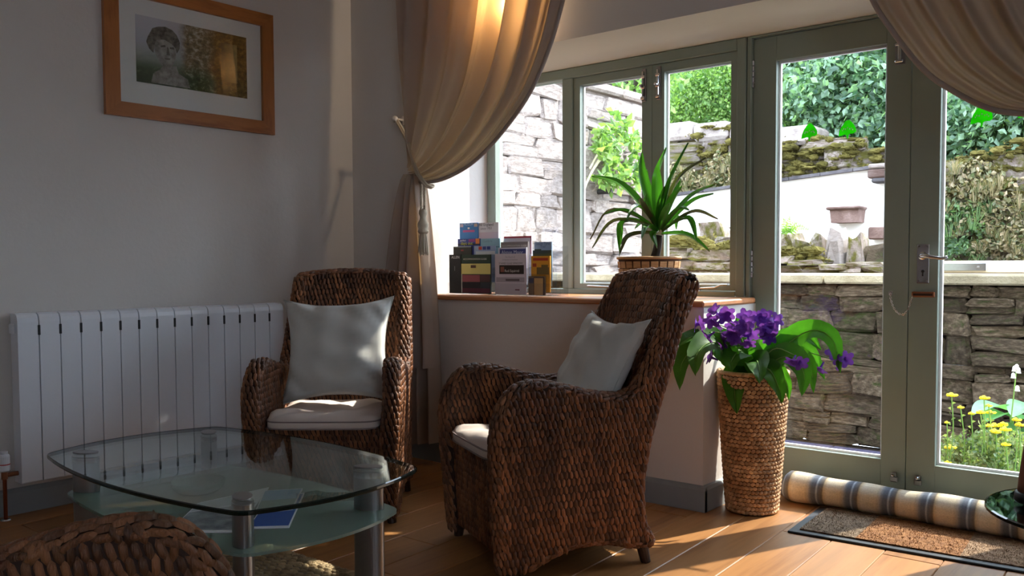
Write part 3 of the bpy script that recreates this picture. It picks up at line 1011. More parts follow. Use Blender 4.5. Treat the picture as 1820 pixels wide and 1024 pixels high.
def tree(name, label, base, c, r, n, size, matname, seed, trunk=.05, group='trees above the bank'):
    t = thing(name, label, 'tree', base, group=group)
    V, fa = leafcloud(int(n * 1.9), c, r, size * .64, seed, 90)
    obj('foliage', MB().addarr(V, fa), M[matname], t, kind='stuff')
    b0 = np.array(base, float); top = np.array(c) + np.array([0, 0, r[2] * .5])
    obj('trunk', MB().tube(crv([b0, (b0 + top) / 2 + np.array([.1, .05, 0]), top], 10), np.linspace(trunk, trunk * .3, 10), 8), M['bark'], t)
    rr = np.random.RandomState(seed + 1)
    for q in range(5):
        s0 = b0 + (top - b0) * rr.uniform(.35, .8)
        e0 = np.array(c) + rr.uniform(-.8, .8, 3) * np.array(r)
        obj('branch', MB().tube(crv([s0, (s0 + e0) / 2 + np.array([0, 0, .08]), e0], 8), np.linspace(trunk * .4, .006, 8), 6), M['bark'], t)
    return t


def P3(u, v, y): return at(u, v, y=y)


tree('leafy_tree', 'dense green tree behind the glass above the standing stones', P3(1440, 240, 11.6), P3(1440, 110, 11.8), (1.15, .9, 1.25), 9000, 0.115, 'leafA', 1)
tree('leafy_tree', 'blue green hazel tree above the two green stickers', P3(1560, 250, 11.0), P3(1545, 150, 11.2), (.9, .8, 1.1), 6500, 0.139, 'leafB', 2)
tree('leafy_tree', 'yellow green sunlit sapling behind the hazel', P3(1490, 235, 13.0), P3(1500, 120, 13.2), (1.3, .8, 1.5), 6000, 0.123, 'leafC', 3)
tree('leafy_tree', 'dark blue green tree beyond the right hand door', P3(1700, 300, 10.8), P3(1730, 190, 10.9), (1.2, .7, 1.05), 8000, 0.131, 'leafB', 4)
tree('leafy_tree', 'green tree at the far right above the bank', P3(1850, 250, 11.0), P3(1850, 150, 11.3), (1.1, .8, 1.2), 3000, .16, 'leafA', 5)
tree('leafy_tree', 'thin dark trunked tree seen through the right casement', P3(1213, 225, 11.2), P3(1225, 110, 11.6), (1.1, .8, 1.0), 2400, .095, 'leafB', 6, trunk=.07)
tree('leafy_bush', 'pale green bush behind the grey coping in the right casement', P3(1275, 225, 11.0), P3(1265, 175, 11.1), (.75, .5, .6), 4200, .085, 'leafC', 7)
tree('leafy_tree', 'tall tree far behind the mossy bank', P3(1350, 240, 14.5), P3(1340, 70, 14.8), (2.2, 1, 2.2), 9000, 0.164, 'leafA', 8)
tree('leafy_tree', 'far green tree behind the sunlit sapling', P3(1580, 240, 15.0), P3(1600, 60, 15.2), (2.4, 1, 2.4), 9000, 0.164, 'leafB', 9)
tree('leafy_tree', 'leafy tree top showing over the tall pale stone wall', P3(1120, 200, 9.6), P3(1110, 120, 9.8), (.8, .6, .55), 900, .14, 'leafC', 10)
tree('leafy_tree', 'distant tree filling in behind the thin dark trunk', P3(1200, 230, 14.0), P3(1190, 90, 14.4), (2.0, 1, 1.8), 3400, .18, 'leafA', 12)
tree('leafy_tree', 'distant tree beyond the right hand curtain', P3(1800, 240, 14.0), P3(1800, 80, 14.4), (2.4, 1, 2.2), 4200, .2, 'leafA', 13)

# climber on the tall wall
cl = thing('climbing_plant', 'bright green climber with bare stems on the tall pale wall', 'plant', at(1090, 345, x=-4.38))
cc = at(1100, 275, x=-4.24)
V, fa = leafcloud(620, cc, (.10, .40, .30), .075, 33, 26)
obj('foliage', MB().addarr(V, fa), M['leafC'], cl, kind='stuff')
for pts in (((1040, 330), (1060, 290), (1090, 250), (1100, 235)), ((1048, 300), (1065, 270), (1085, 245), (1098, 230)), ((1030, 360), (1050, 310), (1075, 275), (1095, 262)), ((1080, 300), (1100, 280), (1120, 240), (1128, 190))):
    obj('stem', MB().tube(crv([at(u, v, x=-4.33 + .01 * i) for i, (u, v) in enumerate(pts)], 14), .009, 6), flat(196, 186, 160), cl)

# fern by the white wall
fe = thing('fern', 'pale green fern beside the standing stones', 'fern', at(1400, 425, y=6.6))
for k, (du, dv) in enumerate(((-22, -28), (-10, -40), (4, -42), (18, -30), (28, -24), (-28, -10), (36, -18))):
    mb = MB()
    b0 = at(1400, 426, y=6.6); e0 = at(1400 + du, 426 + dv, y=6.45)
    path = crv([b0, (b0 + e0) / 2 + np.array([0, 0, .05]), e0], 12)
    mb.tube(path, .002, 5)
    for i in range(3, 12):
        tdir = path[i] - path[i - 1]; tdir /= np.linalg.norm(tdir)
        for sgn in (-1, 1):
            sd = np.cross(tdir, (0, 1, 0)) * sgn
            L = .045 * (1.15 - i / 12)
            mb.add([path[i], path[i] + sd * L * .5 + tdir * .012, path[i] + sd * L, path[i] + sd * L * .5 - tdir * .008], [(0, 1, 2, 3)])
    obj('frond', mb, M['leafC'], fe)

# yellow flowers and hosta outside the right hand door
yf = thing('yellow_flower_clump', 'clump of yellow flat topped flowers outside the right door', 'flowers', at(1740, 840, z=GZ))
mb = MB()
for k in range(46):
    u, v = r5.uniform(1668, 1812), r5.uniform(775, 850)
    yy_ = 4.25 + r5.uniform(0, .5)
    p0 = at(u, v, y=yy_); p0[2] = max(p0[2] - .1, GZ)
    blades(mb, p0, 16, .15, .07, .002, r5)
    V_, fa_ = leafcloud(130, p0 + np.array([0, 0, .07]), (.05, .05, .08), .022, 300 + k, 14)
    mb.addarr(V_, fa_)
obj('foliage', mb, M['sedum'], yf, kind='stuff')
for (u, v, s) in ((1691, 702, 1.0), (1707, 724, .6), (1683, 751, .5), (1749, 707, .9), (1757, 721, .6), (1726, 735, .6), (1742, 733, .8), (1760, 733, .9), (1768, 756, 1.1), (1781, 755, .9), (1786, 763, 1.0), (1770, 768, .8), (1757, 757, .8), (1806, 746, .8), (1812, 755, .9), (1688, 795, 1.1), (1684, 822, .6), (1787, 790, .8), (1776, 830, .9), (1768, 766, .9), (1783, 753, .7)):
    y0 = 4.2 + r5.uniform(0, .25)
    h = at(u, v, y=y0)
    b0 = np.array([h[0] + r5.uniform(-.02, .02), h[1] + r5.uniform(0, .05), max(GZ, h[2] - .3)])
    st = obj('flower_stem', MB().tube(crv([b0, (b0 + h) / 2 + np.array([.01, 0, 0]), h], 8), .0025, 5), M['stem'], yf)
    mb = MB()
    for q in range(9):
        a = q * 2.4; rr_ = .013 * s * math.sqrt(q / 9) * 1.6
        blob(mb, h + np.array([rr_ * math.cos(a), rr_ * math.sin(a), .003 * math.cos(q)]), (.008 * s, .008 * s, .006 * s), q, 5)
    obj('flower_head', mb, M['yellow'], st)
    mb = MB()
    for q in range(10):
        pz = b0 + (h - b0) * (q + 2) / 13
        a = q * 2.1
        mb.add([pz, pz + np.array([.02 * math.cos(a), .02 * math.sin(a), .012]), pz + np.array([.008 * math.cos(a + .5), .008 * math.sin(a + .5), .016])], [(0, 1, 2)])
    obj('stem_leaves', mb, M['sedum'], st)


def bladeleaf(base, mid, tip, width, up=(0, 0, 1), n=12, m=7, cup=.18, shape=1.0, wave=0.0, fold=0.0, nrm=None):
    """broad leaf along a curve; shape sets where it is widest; cup raises the edges"""
    path = crv([base, mid, tip], n) if len(np.shape(mid)) == 1 else crv([base, *mid, tip], n)
    T = np.gradient(path, axis=0); T /= np.linalg.norm(T, axis=1)[:, None]
    P = np.zeros((n, m, 3))
    for i in range(n):
        s = i / (n - 1)
        wd = width * (math.sin(math.pi * min(1, s ** shape * .97 + .03)) ** .75) if shape else width
        up_ = np.asarray(up, float)
        S = np.cross(T[i], up_)
        if np.linalg.norm(S) < .2: S = np.cross(T[i], np.array([.3, 1, .2]))
        S /= np.linalg.norm(S); N = np.cross(S, T[i])
        for j in range(m):
            q = 2 * j / (m - 1) - 1
            P[i, j] = path[i] + S * wd * q * .5 + N * (cup * wd * (abs(q) ** 1.5) - .006 * math.exp(-(q * 5) ** 2) + wave * math.sin(s * 22 + q * 2) * abs(q))
    return MB().grid(P)


ho = thing('hosta', 'broad blue green hosta leaves behind the yellow flowers', 'plant', at(1790, 800, y=4.75))
hb = at(1800, 800, y=4.75)
for (u0, v0, u1, v1) in ((1728, 737, 1795, 728), (1752, 750, 1800, 740), (1800, 742, 1840, 722), (1797, 765, 1830, 785), (1812, 745, 1850, 760), (1780, 770, 1840, 775)):
    b0 = at(u1, v1, y=4.78); e0 = at(u0, v0, y=4.6)
    lf = obj('hosta_leaf', bladeleaf(b0, (b0 + e0) / 2 + np.array([0, 0, .03]), e0, .15, cup=.12, shape=.8), M['hosta'], ho, smooth=True)
    obj('leaf_stalk', MB().tube(crv([hb - np.array([0, 0, .25]), (hb + b0) / 2, b0], 8), .005, 6), M['stem'], lf)
wf = thing('white_bellflower', 'thin stem with small white bell flowers', 'flower', at(1795, 760, y=4.6))
sp = crv([at(1797, 745, y=4.6), at(1801, 710, y=4.6), at(1806, 660, y=4.6)], 12)
obj('stem', MB().tube(sp, .003, 6), M['stem'], wf)
for (u, v) in ((1801, 667), (1808, 690), (1807, 652), (1810, 658), (1803, 655)):
    p0 = at(u, v, y=4.59)
    obj('bell_flower', MB().lathe([(.003, .012), (.008, .006), (.009, -.006), (.012, -.014)], p0, 8), flat(245, 245, 240), wf, smooth=True)


# ------------------------------------------------------------------ radiator, picture
RZ0, RZ1, RY0, RY1 = .138, .816, 1.457, 2.698
ra = math.atan(.0222)
rdir = np.array([.0222, 1, 0]); rdir /= np.linalg.norm(rdir); rout = np.array([rdir[1], -rdir[0], 0])
rbase = np.array([xleft(RY0), RY0, 0])
rad = thing('radiator', 'white panelled radiator on the plain wall', 'radiator', rbase + rout * .06 + rdir * .62)
SW = (RY1 - RY0) / 15
prof = [(.03, RZ0), (.096, RZ0), (.1, RZ0 + .004), (.1, RZ1 - .035), (.097, RZ1 - .018), (.088, RZ1 - .006), (.075, RZ1), (.03, RZ1)]
for k in range(15):
    o0 = rbase + rdir * (k * SW + .0024)
    s = obj('radiator_section', MB().prism(prof, o0, rout, UP, rdir, SW - .0048), M['radiator'], rad)
    if k:
        obj('clip', MB().obox(rbase + rdir * k * SW + rout * .0985 + UP * (RZ1 - .068), (rout, rdir, UP), (.0035, .005, .020), .001), M['black'], s)
obj('radiator_core', MB().obox(rbase + rdir * .62 + rout * .05 + UP * (RZ0 + RZ1) / 2, (rout, rdir, UP), (.018, .615, .31)), flat(40, 40, 44), rad)
for q in (.15, 1.1):
    obj('bracket', MB().obox(rbase + rdir * q + rout * .016 + UP * .6, (rout, rdir, UP), (.0155, .02, .03), .003), M['radiator'], rad)
obj('end_cap', MB().obox(rbase - rdir * .006 + rout * .065 + UP * (RZ1 - .06), (rout, rdir, UP), (.018, .006, .02), .004), M['radiator'], rad)
vb = rbase - rdir * .052 + rout * .075
rv = thing('radiator_valve', 'white capped radiator valve on a copper pipe', 'valve', (vb[0], vb[1], 0))
obj('supply_pipe', MB().tube([vb + UP * .002, vb + UP * .20], .0075, 10), M['copper'], rv)
obj('pipe_collar', MB().lathe([(.019, 0), (.016, .005), (.008, .007)], vb + UP * .001, 16), M['chrome'], rv)
obj('valve_body', MB().tube([vb + UP * .165, vb + UP * .20], .012, 12).tube([vb + UP * .18, vb + UP * .18 + rdir * .05], .009, 10), M['brass'], rv)
vc = obj('valve_cap', MB().lathe([(.017, .195), (.021, .2), (.021, .255), (.018, .262), (.014, .264), (.014, .274), (0, .276)], vb, 18), M['radiator'], rv, smooth=False)
obj('valve_grip', MB().lathe([(.0216, .222), (.0216, .226)], vb, 18), flat(190, 60, 60), vc)

# framed print
PY0, PY1, PZ0, PZ1 = 1.867, 2.716, 1.657, 2.249
pb = lambda y, z, off=0.0: np.array([xleft(y) + off, y, z])
pic = thing('framed_picture', 'wooden framed print of a stone bust in a garden', 'picture', pb((PY0 + PY1) / 2, PZ0, .01))


def onwall(y0, y1, z0, z1, o0, o1, c=0.0):
    mid = pb((y0 + y1) / 2, (z0 + z1) / 2, (o0 + o1) / 2)
    return MB().obox(mid, (rout, rdir, UP), ((o1 - o0) / 2, (y1 - y0) / 2, (z1 - z0) / 2), c)


def frpoly(pts, o0, o1):
    return MB().prism(pts, (xleft(0) + o0, 0, 0), (.0222, 1, 0), UP, rout, o1 - o0)


fw = .066
iy0, iy1, iz0, iz1 = PY0 + fw, PY1 - fw, PZ0 + fw * .95, PZ1 - fw * .95
obj('frame_bottom', frpoly([(PY0, PZ0), (PY1, PZ0), (iy1, iz0), (iy0, iz0)], .004, .026), M['framewoodh'], pic)
obj('frame_top', frpoly([(PY0, PZ1), (iy0, iz1), (iy1, iz1), (PY1, PZ1)], .004, .026), M['framewoodh'], pic)
obj('frame_side', frpoly([(PY0, PZ0), (iy0, iz0), (iy0, iz1), (PY0, PZ1)], .004, .026), M['framewood'], pic)
obj('frame_side', frpoly([(PY1, PZ0), (PY1, PZ1), (iy1, iz1), (iy1, iz0)], .004, .026), M['framewood'], pic)
obj('mount_board', onwall(iy0 - .004, iy1 + .004, iz0 - .004, iz1 + .004, .005, .010), flat(226, 224, 226), pic)
obj('picture_glass', onwall(iy0, iy1, iz0, iz1, .017, .019), M['glass'], pic)
# the print: a garden photograph, the pale stone bust on its left, an arched ochre niche on its right
gy0, gy1, gz0, gz1 = 2.012, 2.570, 1.819, 2.114
m, t, p = nmat('garden_print')
tc = t.nodes.new('ShaderNodeTexCoord')
sx = t.nodes.new('ShaderNodeSeparateXYZ'); t.links.new(tc.outputs['Generated'], sx.inputs[0])
nz = noise(t, tc.outputs['Generated'], 16, 6, .7)
nz2 = noise(t, tc.outputs['Generated'], 5, 4, .6)


def mth(op, a, b=None, c=None, clamp=False):
    q = t.nodes.new('ShaderNodeMath'); q.operation = op; q.use_clamp = clamp
    for i, v in enumerate((a, b, c)):
        if v is None: continue
        if isinstance(v, (int, float)): q.inputs[i].default_value = v
        else: t.links.new(v, q.inputs[i])
    return q.outputs[0]


X_, Z_ = sx.outputs['Y'], sx.outputs['Z']
wx = mth('ADD', X_, mth('MULTIPLY', mth('SUBTRACT', nz2, .5), .12))
left = ramp(t, Z_, [(.0, rgb(40, 46, 40)), (.22, rgb(78, 90, 72)), (.34, rgb(150, 160, 150)), (.6, rgb(182, 182, 196)), (1, rgb(196, 194, 206))])
mid = ramp(t, nz, [(.3, rgb(70, 66, 50)), (.5, rgb(136, 118, 84)), (.7, rgb(212, 206, 196))])
right = ramp(t, nz, [(.3, rgb(58, 42, 18)), (.55, rgb(132, 98, 40)), (.75, rgb(176, 146, 80))])
lowg = ramp(t, nz, [(.3, rgb(30, 42, 30)), (.55, rgb(74, 98, 66)), (.75, rgb(196, 200, 180))])
c = mixc(t, ramp(t, wx, [(.36, (0, 0, 0, 1)), (.44, (1, 1, 1, 1))]), left, mid)
c = mixc(t, ramp(t, wx, [(.62, (0, 0, 0, 1)), (.70, (1, 1, 1, 1))]), c, right)
lz = mth('ADD', Z_, mth('MULTIPLY', mth('SUBTRACT', nz2, .5), .25))
c = mixc(t, mth('MULTIPLY', ramp(t, lz, [(.2, (1, 1, 1, 1)), (.42, (0, 0, 0, 1))]), ramp(t, X_, [(.30, (.5, .5, .5, 1)), (.42, (1, 1, 1, 1)), (.66, (1, 1, 1, 1)), (.72, (.25, .25, .25, 1))])), c, lowg)
ni = mth('MULTIPLY', mth('LESS_THAN', mth('ABSOLUTE', mth('SUBTRACT', X_, .83)), .075), mth('MULTIPLY', mth('GREATER_THAN', Z_, .22), mth('LESS_THAN', Z_, .84)))
c = mixc(t, mth('MULTIPLY', ni, .6), c, ramp(t, X_, [(.75, rgb(44, 34, 16)), (.90, rgb(190, 170, 116))]))
t.links.new(c, p.inputs['Base Color']); p.inputs['Roughness'].default_value = .7
pr_ = obj('garden_print', onwall(gy0, gy1, gz0, gz1, .0102, .0108), m, pic)


def cut(pts, o, matl, nm):
    ps = [(gy0 + (gy1 - gy0) * a, gz0 + (gz1 - gz0) * b) for a, b in pts]
    return obj(nm, frpoly(ps, o, o + .0002), matl, pr_)


st1 = plain('bust_grey', rgb(172, 170, 168), .7, c2=rgb(112, 110, 106), vs=34)
st2 = plain('bust_hair', rgb(128, 122, 116), .7, c2=rgb(58, 54, 48), vs=60)
st3 = plain('bust_shade', rgb(104, 100, 96), .7, c2=rgb(84, 80, 76), vs=30)
cut([(.12, .02), (.14, .16), (.20, .24), (.235, .33), (.26, .30), (.34, .33), (.36, .22), (.44, .15), (.46, .02)], .0110, st1, 'bust_shoulders')
cut([(.15, .56), (.16, .46), (.19, .36), (.225, .29), (.27, .28), (.31, .34), (.335, .45), (.34, .62), (.33, .75), (.17, .75)], .0114, st1, 'bust_face')
cut([(.10, .70), (.085, .62), (.11, .52), (.145, .47), (.155, .60), (.175, .68), (.24, .70), (.30, .66), (.335, .60), (.345, .52), (.37, .60), (.375, .70), (.35, .80), (.31, .87), (.25, .90), (.19, .88), (.14, .84), (.12, .77)], .0118, st2, 'bust_hair')
cut([(.205, .60), (.245, .625), (.25, .59), (.21, .575)], .0122, st3, 'bust_eye')
cut([(.285, .60), (.32, .61), (.325, .575), (.285, .575)], .0122, st3, 'bust_eye')
cut([(.262, .60), (.275, .58), (.285, .475), (.255, .47)], .0122, st3, 'bust_nose')
cut([(.235, .425), (.29, .43), (.28, .405), (.245, .40)], .0122, st3, 'bust_mouth')

# ------------------------------------------------------------------ woven chairs
PILL_A = [2 * math.pi * k / 6 for k in range(6)]
PT = np.array([(math.cos(a), math.sin(a), 0) for a in PILL_A] + [(.68 * math.cos(a), .68 * math.sin(a), .8) for a in PILL_A] + [(0, 0, 1.0)])
PF4 = np.array([(k, (k + 1) % 6, 6 + (k + 1) % 6, 6 + k) for k in range(6)])
PF3 = np.array([(6 + k, 6 + (k + 1) % 6, 12) for k in range(6)])


def pills(mb, P, T, N, a, b, h):
    """lay twisted strand bumps: P centres, T long axes, N normals; half length a, half width b, height h"""
    P, T, N = [np.asarray(q, float) for q in (P, T, N)]
    n = len(P)
    if n == 0: return
    T = T - N * np.sum(T * N, 1)[:, None]
    T /= np.linalg.norm(T, axis=1)[:, None] + 1e-12
    B = np.cross(N, T)
    ang = nrs.normal(.18, .15, n)[:, None]
    T, B = T * np.cos(ang) + B * np.sin(ang), B * np.cos(ang) - T * np.sin(ang)
    sc = nrs.uniform(.85, 1.15, (n, 1, 1))
    V = P[:, None, :] + T[:, None, :] * (PT[None, :, 0:1] * a * sc) + B[:, None, :] * (PT[None, :, 1:2] * b) + N[:, None, :] * (PT[None, :, 2:3] * h * sc - h * .25)
    o = mb.n
    mb.v.append(V.reshape(-1, 3)); mb.n += n * 13
    base = (np.arange(n) * 13 + o)[:, None, None]
    mb.f.extend((base + PF4[None]).reshape(-1, 4).tolist())
    mb.f.extend((base + PF3[None]).reshape(-1, 3).tolist())


PU, PV = .0176, .0240          # strand pitch across and along


def inpoly(pts, poly):
    x, y = pts[:, 0], pts[:, 1]
    r = np.zeros(len(pts), bool)
    q = poly; j = len(q) - 1
    for i in range(len(q)):
        c_ = ((q[i][1] > y) != (q[j][1] > y)) & (x < (q[j][0] - q[i][0]) * (y - q[i][1]) / (q[j][1] - q[i][1] + 1e-12) + q[i][0])
        r ^= c_; j = i
    return r


def patch(mb, fn, lu, lv, flip=1, across=False):
    """pills over a surface fn(u, v) with lengths lu, lv"""
    nu, nv = max(2, int(lu / PU)), max(2, int(lv / PV))
    U, V = [], []
    for i in range(nv):
        for j in range(nu):
            u = (j + .5 + (.25 if i % 2 else -.25)) / nu
            if 0 <= u <= 1: U.append(u); V.append((i + .5) / nv)
    U, V = np.array(U), np.array(V)
    e = 1e-3
    P = fn(U, V); Tu = fn(U + e, V) - fn(U - e, V); Tv = fn(U, V + e) - fn(U, V - e)
    N = np.cross(Tu, Tv) * flip; N /= np.linalg.norm(N, axis=1)[:, None] + 1e-12
    pills(mb, P, Tu if across else Tv, N, .0190, .0074, .0080)


FRONT = [(-.25, .03), (-.262, .14), (-.271, .25), (-.28, .425), (-.27, .513), (-.241, .573), (-.194, .611), (-.127, .616), (-.048, .601), (.052, .573), (.155, .561), (.215, .578), (.255, .62), (.292, .685), (.346, .793), (.395, .885), (.428, .945)]
REAR = [(.462, .93), (.405, .82), (.352, .68), (.297, .531), (.255, .382), (.235, .252), (.245, .137), (.275, .07)]
BOT = [(.208, .074), (.114, .095), (.011, .098), (-.089, .073), (-.167, .040)]
SIDE = FRONT + REAR + BOT
HT = .031                       # half thickness of a side panel


def xside(y, z):
    """centre line of a side panel: arms flare out a little, the back narrows to its top"""
    return .252 + .018 * np.exp(-((z - .5) / .16) ** 2) * np.clip((.2 - y) / .4, 0, 1) - .020 * np.clip((z - .58) / .36, 0, 1)


ch = thing('wicker_chair', 'tmp', 'armchair', (0, 0, 0), 0, 'wicker armchairs')
for sg in (1, -1):
    poly = np.array(SIDE)
    cen = poly.mean(0)
    base = MB()
    fr_ = crv(FRONT, 60); rest = np.array(REAR + BOT)
    full = np.vstack([fr_, rest])
    # core: inset panel
    nn = len(full)
    vs = []
    for s_ in (-1, 1):
        for yz in full:
            k = yz
            vs.append((sg * (xside(k[0], k[1]) + s_ * HT * .9), k[0], k[1]))
    fs = [tuple(range(nn)), tuple(range(nn, 2 * nn))[::-1]] + [(i, (i + 1) % nn, nn + (i + 1) % nn, nn + i) for i in range(nn)]
    pn = obj('side_panel', base.add(vs, fs), M['wickerbase'], ch, world=False)
    mb = MB()
    # faces
    P = []
    i = 0
    z = .04
    while z < .95:
        for y in np.arange(-.29 + (PU / 2 if i % 2 else 0), .47, PU): P.append((y, z))
        z += PV; i += 1
    P = np.array(P)
    P = P[inpoly(P, full)]
    T = np.zeros((len(P), 3)); T[:, 2] = 1
    up_ = np.clip((P[:, 1] - .6) / .2, 0, 1)
    T[:, 1] = up_ * .45
    for s_ in (1, -1):
        q = P if s_ == 1 else P[(P[:, 1] > .33)]
        tt_ = T if s_ == 1 else T[(P[:, 1] > .33)]
        N = np.zeros((len(q), 3)); N[:, 0] = sg * s_
        pills(mb, np.c_[sg * (xside(q[:, 0], q[:, 1]) + s_ * HT), q[:, 0], q[:, 1]], tt_, N, .0190, .0074, .0080)
    # rolled rim along the front edge, arm and back edge
    path = crv(FRONT, 200)
    Lp = np.sum(np.linalg.norm(np.diff(path, axis=0), axis=1))

    def rim(u, v, path=path, sg=sg, out=1, hh=HT):
        s = np.clip(v, 0, 1) * (len(path) - 1)
        i0 = np.clip(s.astype(int), 0, len(path) - 2); f_ = (s - i0)[:, None]
        c_ = path[i0] * (1 - f_) + path[i0 + 1] * f_
        tg = path[i0 + 1] - path[i0]; tg /= np.linalg.norm(tg, axis=1)[:, None]
        nrm_ = np.c_[-tg[:, 1], tg[:, 0]]
        a = (u - .5) * math.pi
        r_ = hh
        return np.c_[sg * xside(c_[:, 0], c_[:, 1]) + np.sin(a) * r_, c_ + nrm_ * (np.cos(a) * r_ * .75 - .006)[:, None]]
    patch(mb, rim, math.pi * HT * 1.05, Lp, 1)
    # rear and bottom edges
    p2 = crv(REAR + BOT, 160); L2 = np.sum(np.linalg.norm(np.diff(p2, axis=0), axis=1))
    patch(mb, lambda u, v, p2=p2: rim(u, v, p2), math.pi * HT * .9, L2, 1)
    obj('weave', mb, M['wicker'], pn, world=False, kind='stuff', smooth=True)

BKZ = [.06, .137, .252, .382, .531, .68, .82, .93, .965]
BKY = [.268, .245, .235, .255, .297, .352, .405, .455, .475]
yrear = lambda z: np.interp(z, BKZ, BKY)
TOPZ = lambda x: .968 - .020 * (np.abs(x) / .25) ** 2.2


def backf(front):
    def fn(u, v):
        x = (u - .5) * .48 * (1 - .03 * v)
        z0 = .36 if front else .07
        z = z0 + v * (TOPZ(x) - z0)
        dish = .018 * (1 - (x / .25) ** 2)
        return np.c_[x, yrear(z) - (.052 if front else 0) + dish, z]
    return fn


g = np.linspace(0, 1, 13)
UU, VV = np.meshgrid(g, g, indexing='ij')
gr1 = backf(True)(UU.ravel(), VV.ravel()).reshape(13, 13, 3); gr2 = backf(False)(UU.ravel(), VV.ravel()).reshape(13, 13, 3)
gr1[..., 1] += .004; gr2[..., 1] -= .004
mb = MB().grid(gr1).grid(gr2)
mb.grid(np.stack([gr1[:, -1], gr2[:, -1]], 0))
bk = obj('backrest', mb, M['wickerbase'], ch, world=False)
mb = MB()
patch(mb, backf(True), .48, .63, 1)
patch(mb, backf(False), .48, .92, -1)


def toprim(u, v):
    x = (v - .5) * .49
    a = (u - .5) * math.pi
    zt = TOPZ(x)
    dish = .018 * (1 - (x / .25) ** 2)
    return np.c_[x, yrear(zt) - .026 + dish + np.sin(a) * .028, zt + np.cos(a) * .02 - .004]


patch(mb, toprim, .09, .49, -1)
obj('weave', mb, M['wicker'], bk, world=False, kind='stuff', smooth=True)


def apron(u, v):
    x = (u - .5) * .46
    bz = .05 + .02 * (1 - (x / .23) ** 2)
    return np.c_[x, -.236 - .018 * v - .012 * np.cos(x * 6.5), bz + v * (.372 - bz)]


ga = apron(UU.ravel(), VV.ravel()).reshape(13, 13, 3); ga2 = ga.copy(); ga[..., 1] += .003; ga2[..., 1] += .03
mb = MB().grid(ga).grid(ga2)
mb.grid(np.stack([ga[:, 0], ga2[:, 0]], 0)); mb.grid(np.stack([ga[:, -1], ga2[:, -1]], 0))
ap = obj('front_apron', mb, M['wickerbase'], ch, world=False)
mb = MB(); patch(mb, apron, .46, .32, 1)
obj('weave', mb, M['wicker'], ap, world=False, kind='stuff', smooth=True)
obj('seat', MB().box((-.235, -.25, .335), (.235, .225, .368), .008), M['wickerbase'], ch, world=False)
for sx_ in (1, -1):
    for yb, yt, zt in ((-.228, -.222, .10), (.262, .238, .12)):
        obj('leg', MB().tube([(sx_ * .262, yb, 0), (sx_ * .25, yt, zt)], [.017, .024], 12), M['darkwood'], ch, world=False)

C1, C1R = np.array([-2.875, 2.345, 0]), math.atan2(F0[1], F0[0]) - math.pi / 2
b2 = np.array([.485, .875]); C2, C2R = np.array([-1.879, 2.453, 0]), math.atan2(.875, .485) - math.pi / 2
ch.location = C1; ch.rotation_euler = (0, 0, C1R); ch['label'] = 'brown woven armchair in front of the radiator and curtain'
dup(ch, C2, C2R, 'brown woven armchair in front of the window sill', 'wicker armchairs')
_fd = np.array([.70, .71]); _fd /= np.linalg.norm(_fd)
C3R = math.atan2(-_fd[1], -_fd[0]) - math.pi / 2
_c3 = at(212, 902, z=.648)
_s3 = .262          # local side of the arm that shows
C3 = np.array([_c3[0], _c3[1], 0]) - np.array([_s3 * math.cos(C3R) + .127 * math.sin(C3R), _s3 * math.sin(C3R) - .127 * math.cos(C3R), 0])
dup(ch, C3, C3R, 'dark woven armchair whose arm shows nearest the camera', 'wicker armchairs')


def inchair(c, r, p):
    p = np.asarray(p, float)
    return np.c_[c[0] + p[..., 0].ravel() * math.cos(r) - p[..., 1].ravel() * math.sin(r), c[1] + p[..., 0].ravel() * math.sin(r) + p[..., 1].ravel() * math.cos(r), p[..., 2].ravel()].reshape(p.shape)


def pillow(w_, h_, th, seed, n=26, ears=.17):
    """stuffed square cushion in its own plane (x, z), thickness along y"""
    r = np.random.RandomState(seed)
    k1, k2, k3 = r.uniform(0, 6, 3)
    g = np.linspace(-1, 1, n)
    A, B = np.meshgrid(g, g, indexing='ij')
    pin = 1 - ears * (1 - np.abs(A) ** 2) * np.abs(B) ** 4
    pin2 = 1 - ears * (1 - np.abs(B) ** 2) * np.abs(A) ** 4
    X = A * w_ / 2 * pin2; Z = B * h_ / 2 * pin
    H = th / 2 * ((1 - np.abs(A) ** 2.6) * (1 - np.abs(B) ** 2.6)) ** .55
    wr1 = .011 * np.sin(A * 7 + B * 5 + k1) * np.sin(B * 6 - A * 3 + k2) * (1 - np.abs(A) ** 4) + .008 * np.sin((A + B) * 14 + k3) * np.clip(np.abs(A) * np.abs(B) * 2, 0, 1)
    ed = (H > 1e-6)
    f = np.stack([X, -H + wr1 * ed, Z], -1); b_ = np.stack([X, H * .8 + wr1 * ed * .4, Z], -1)
    return f, b_


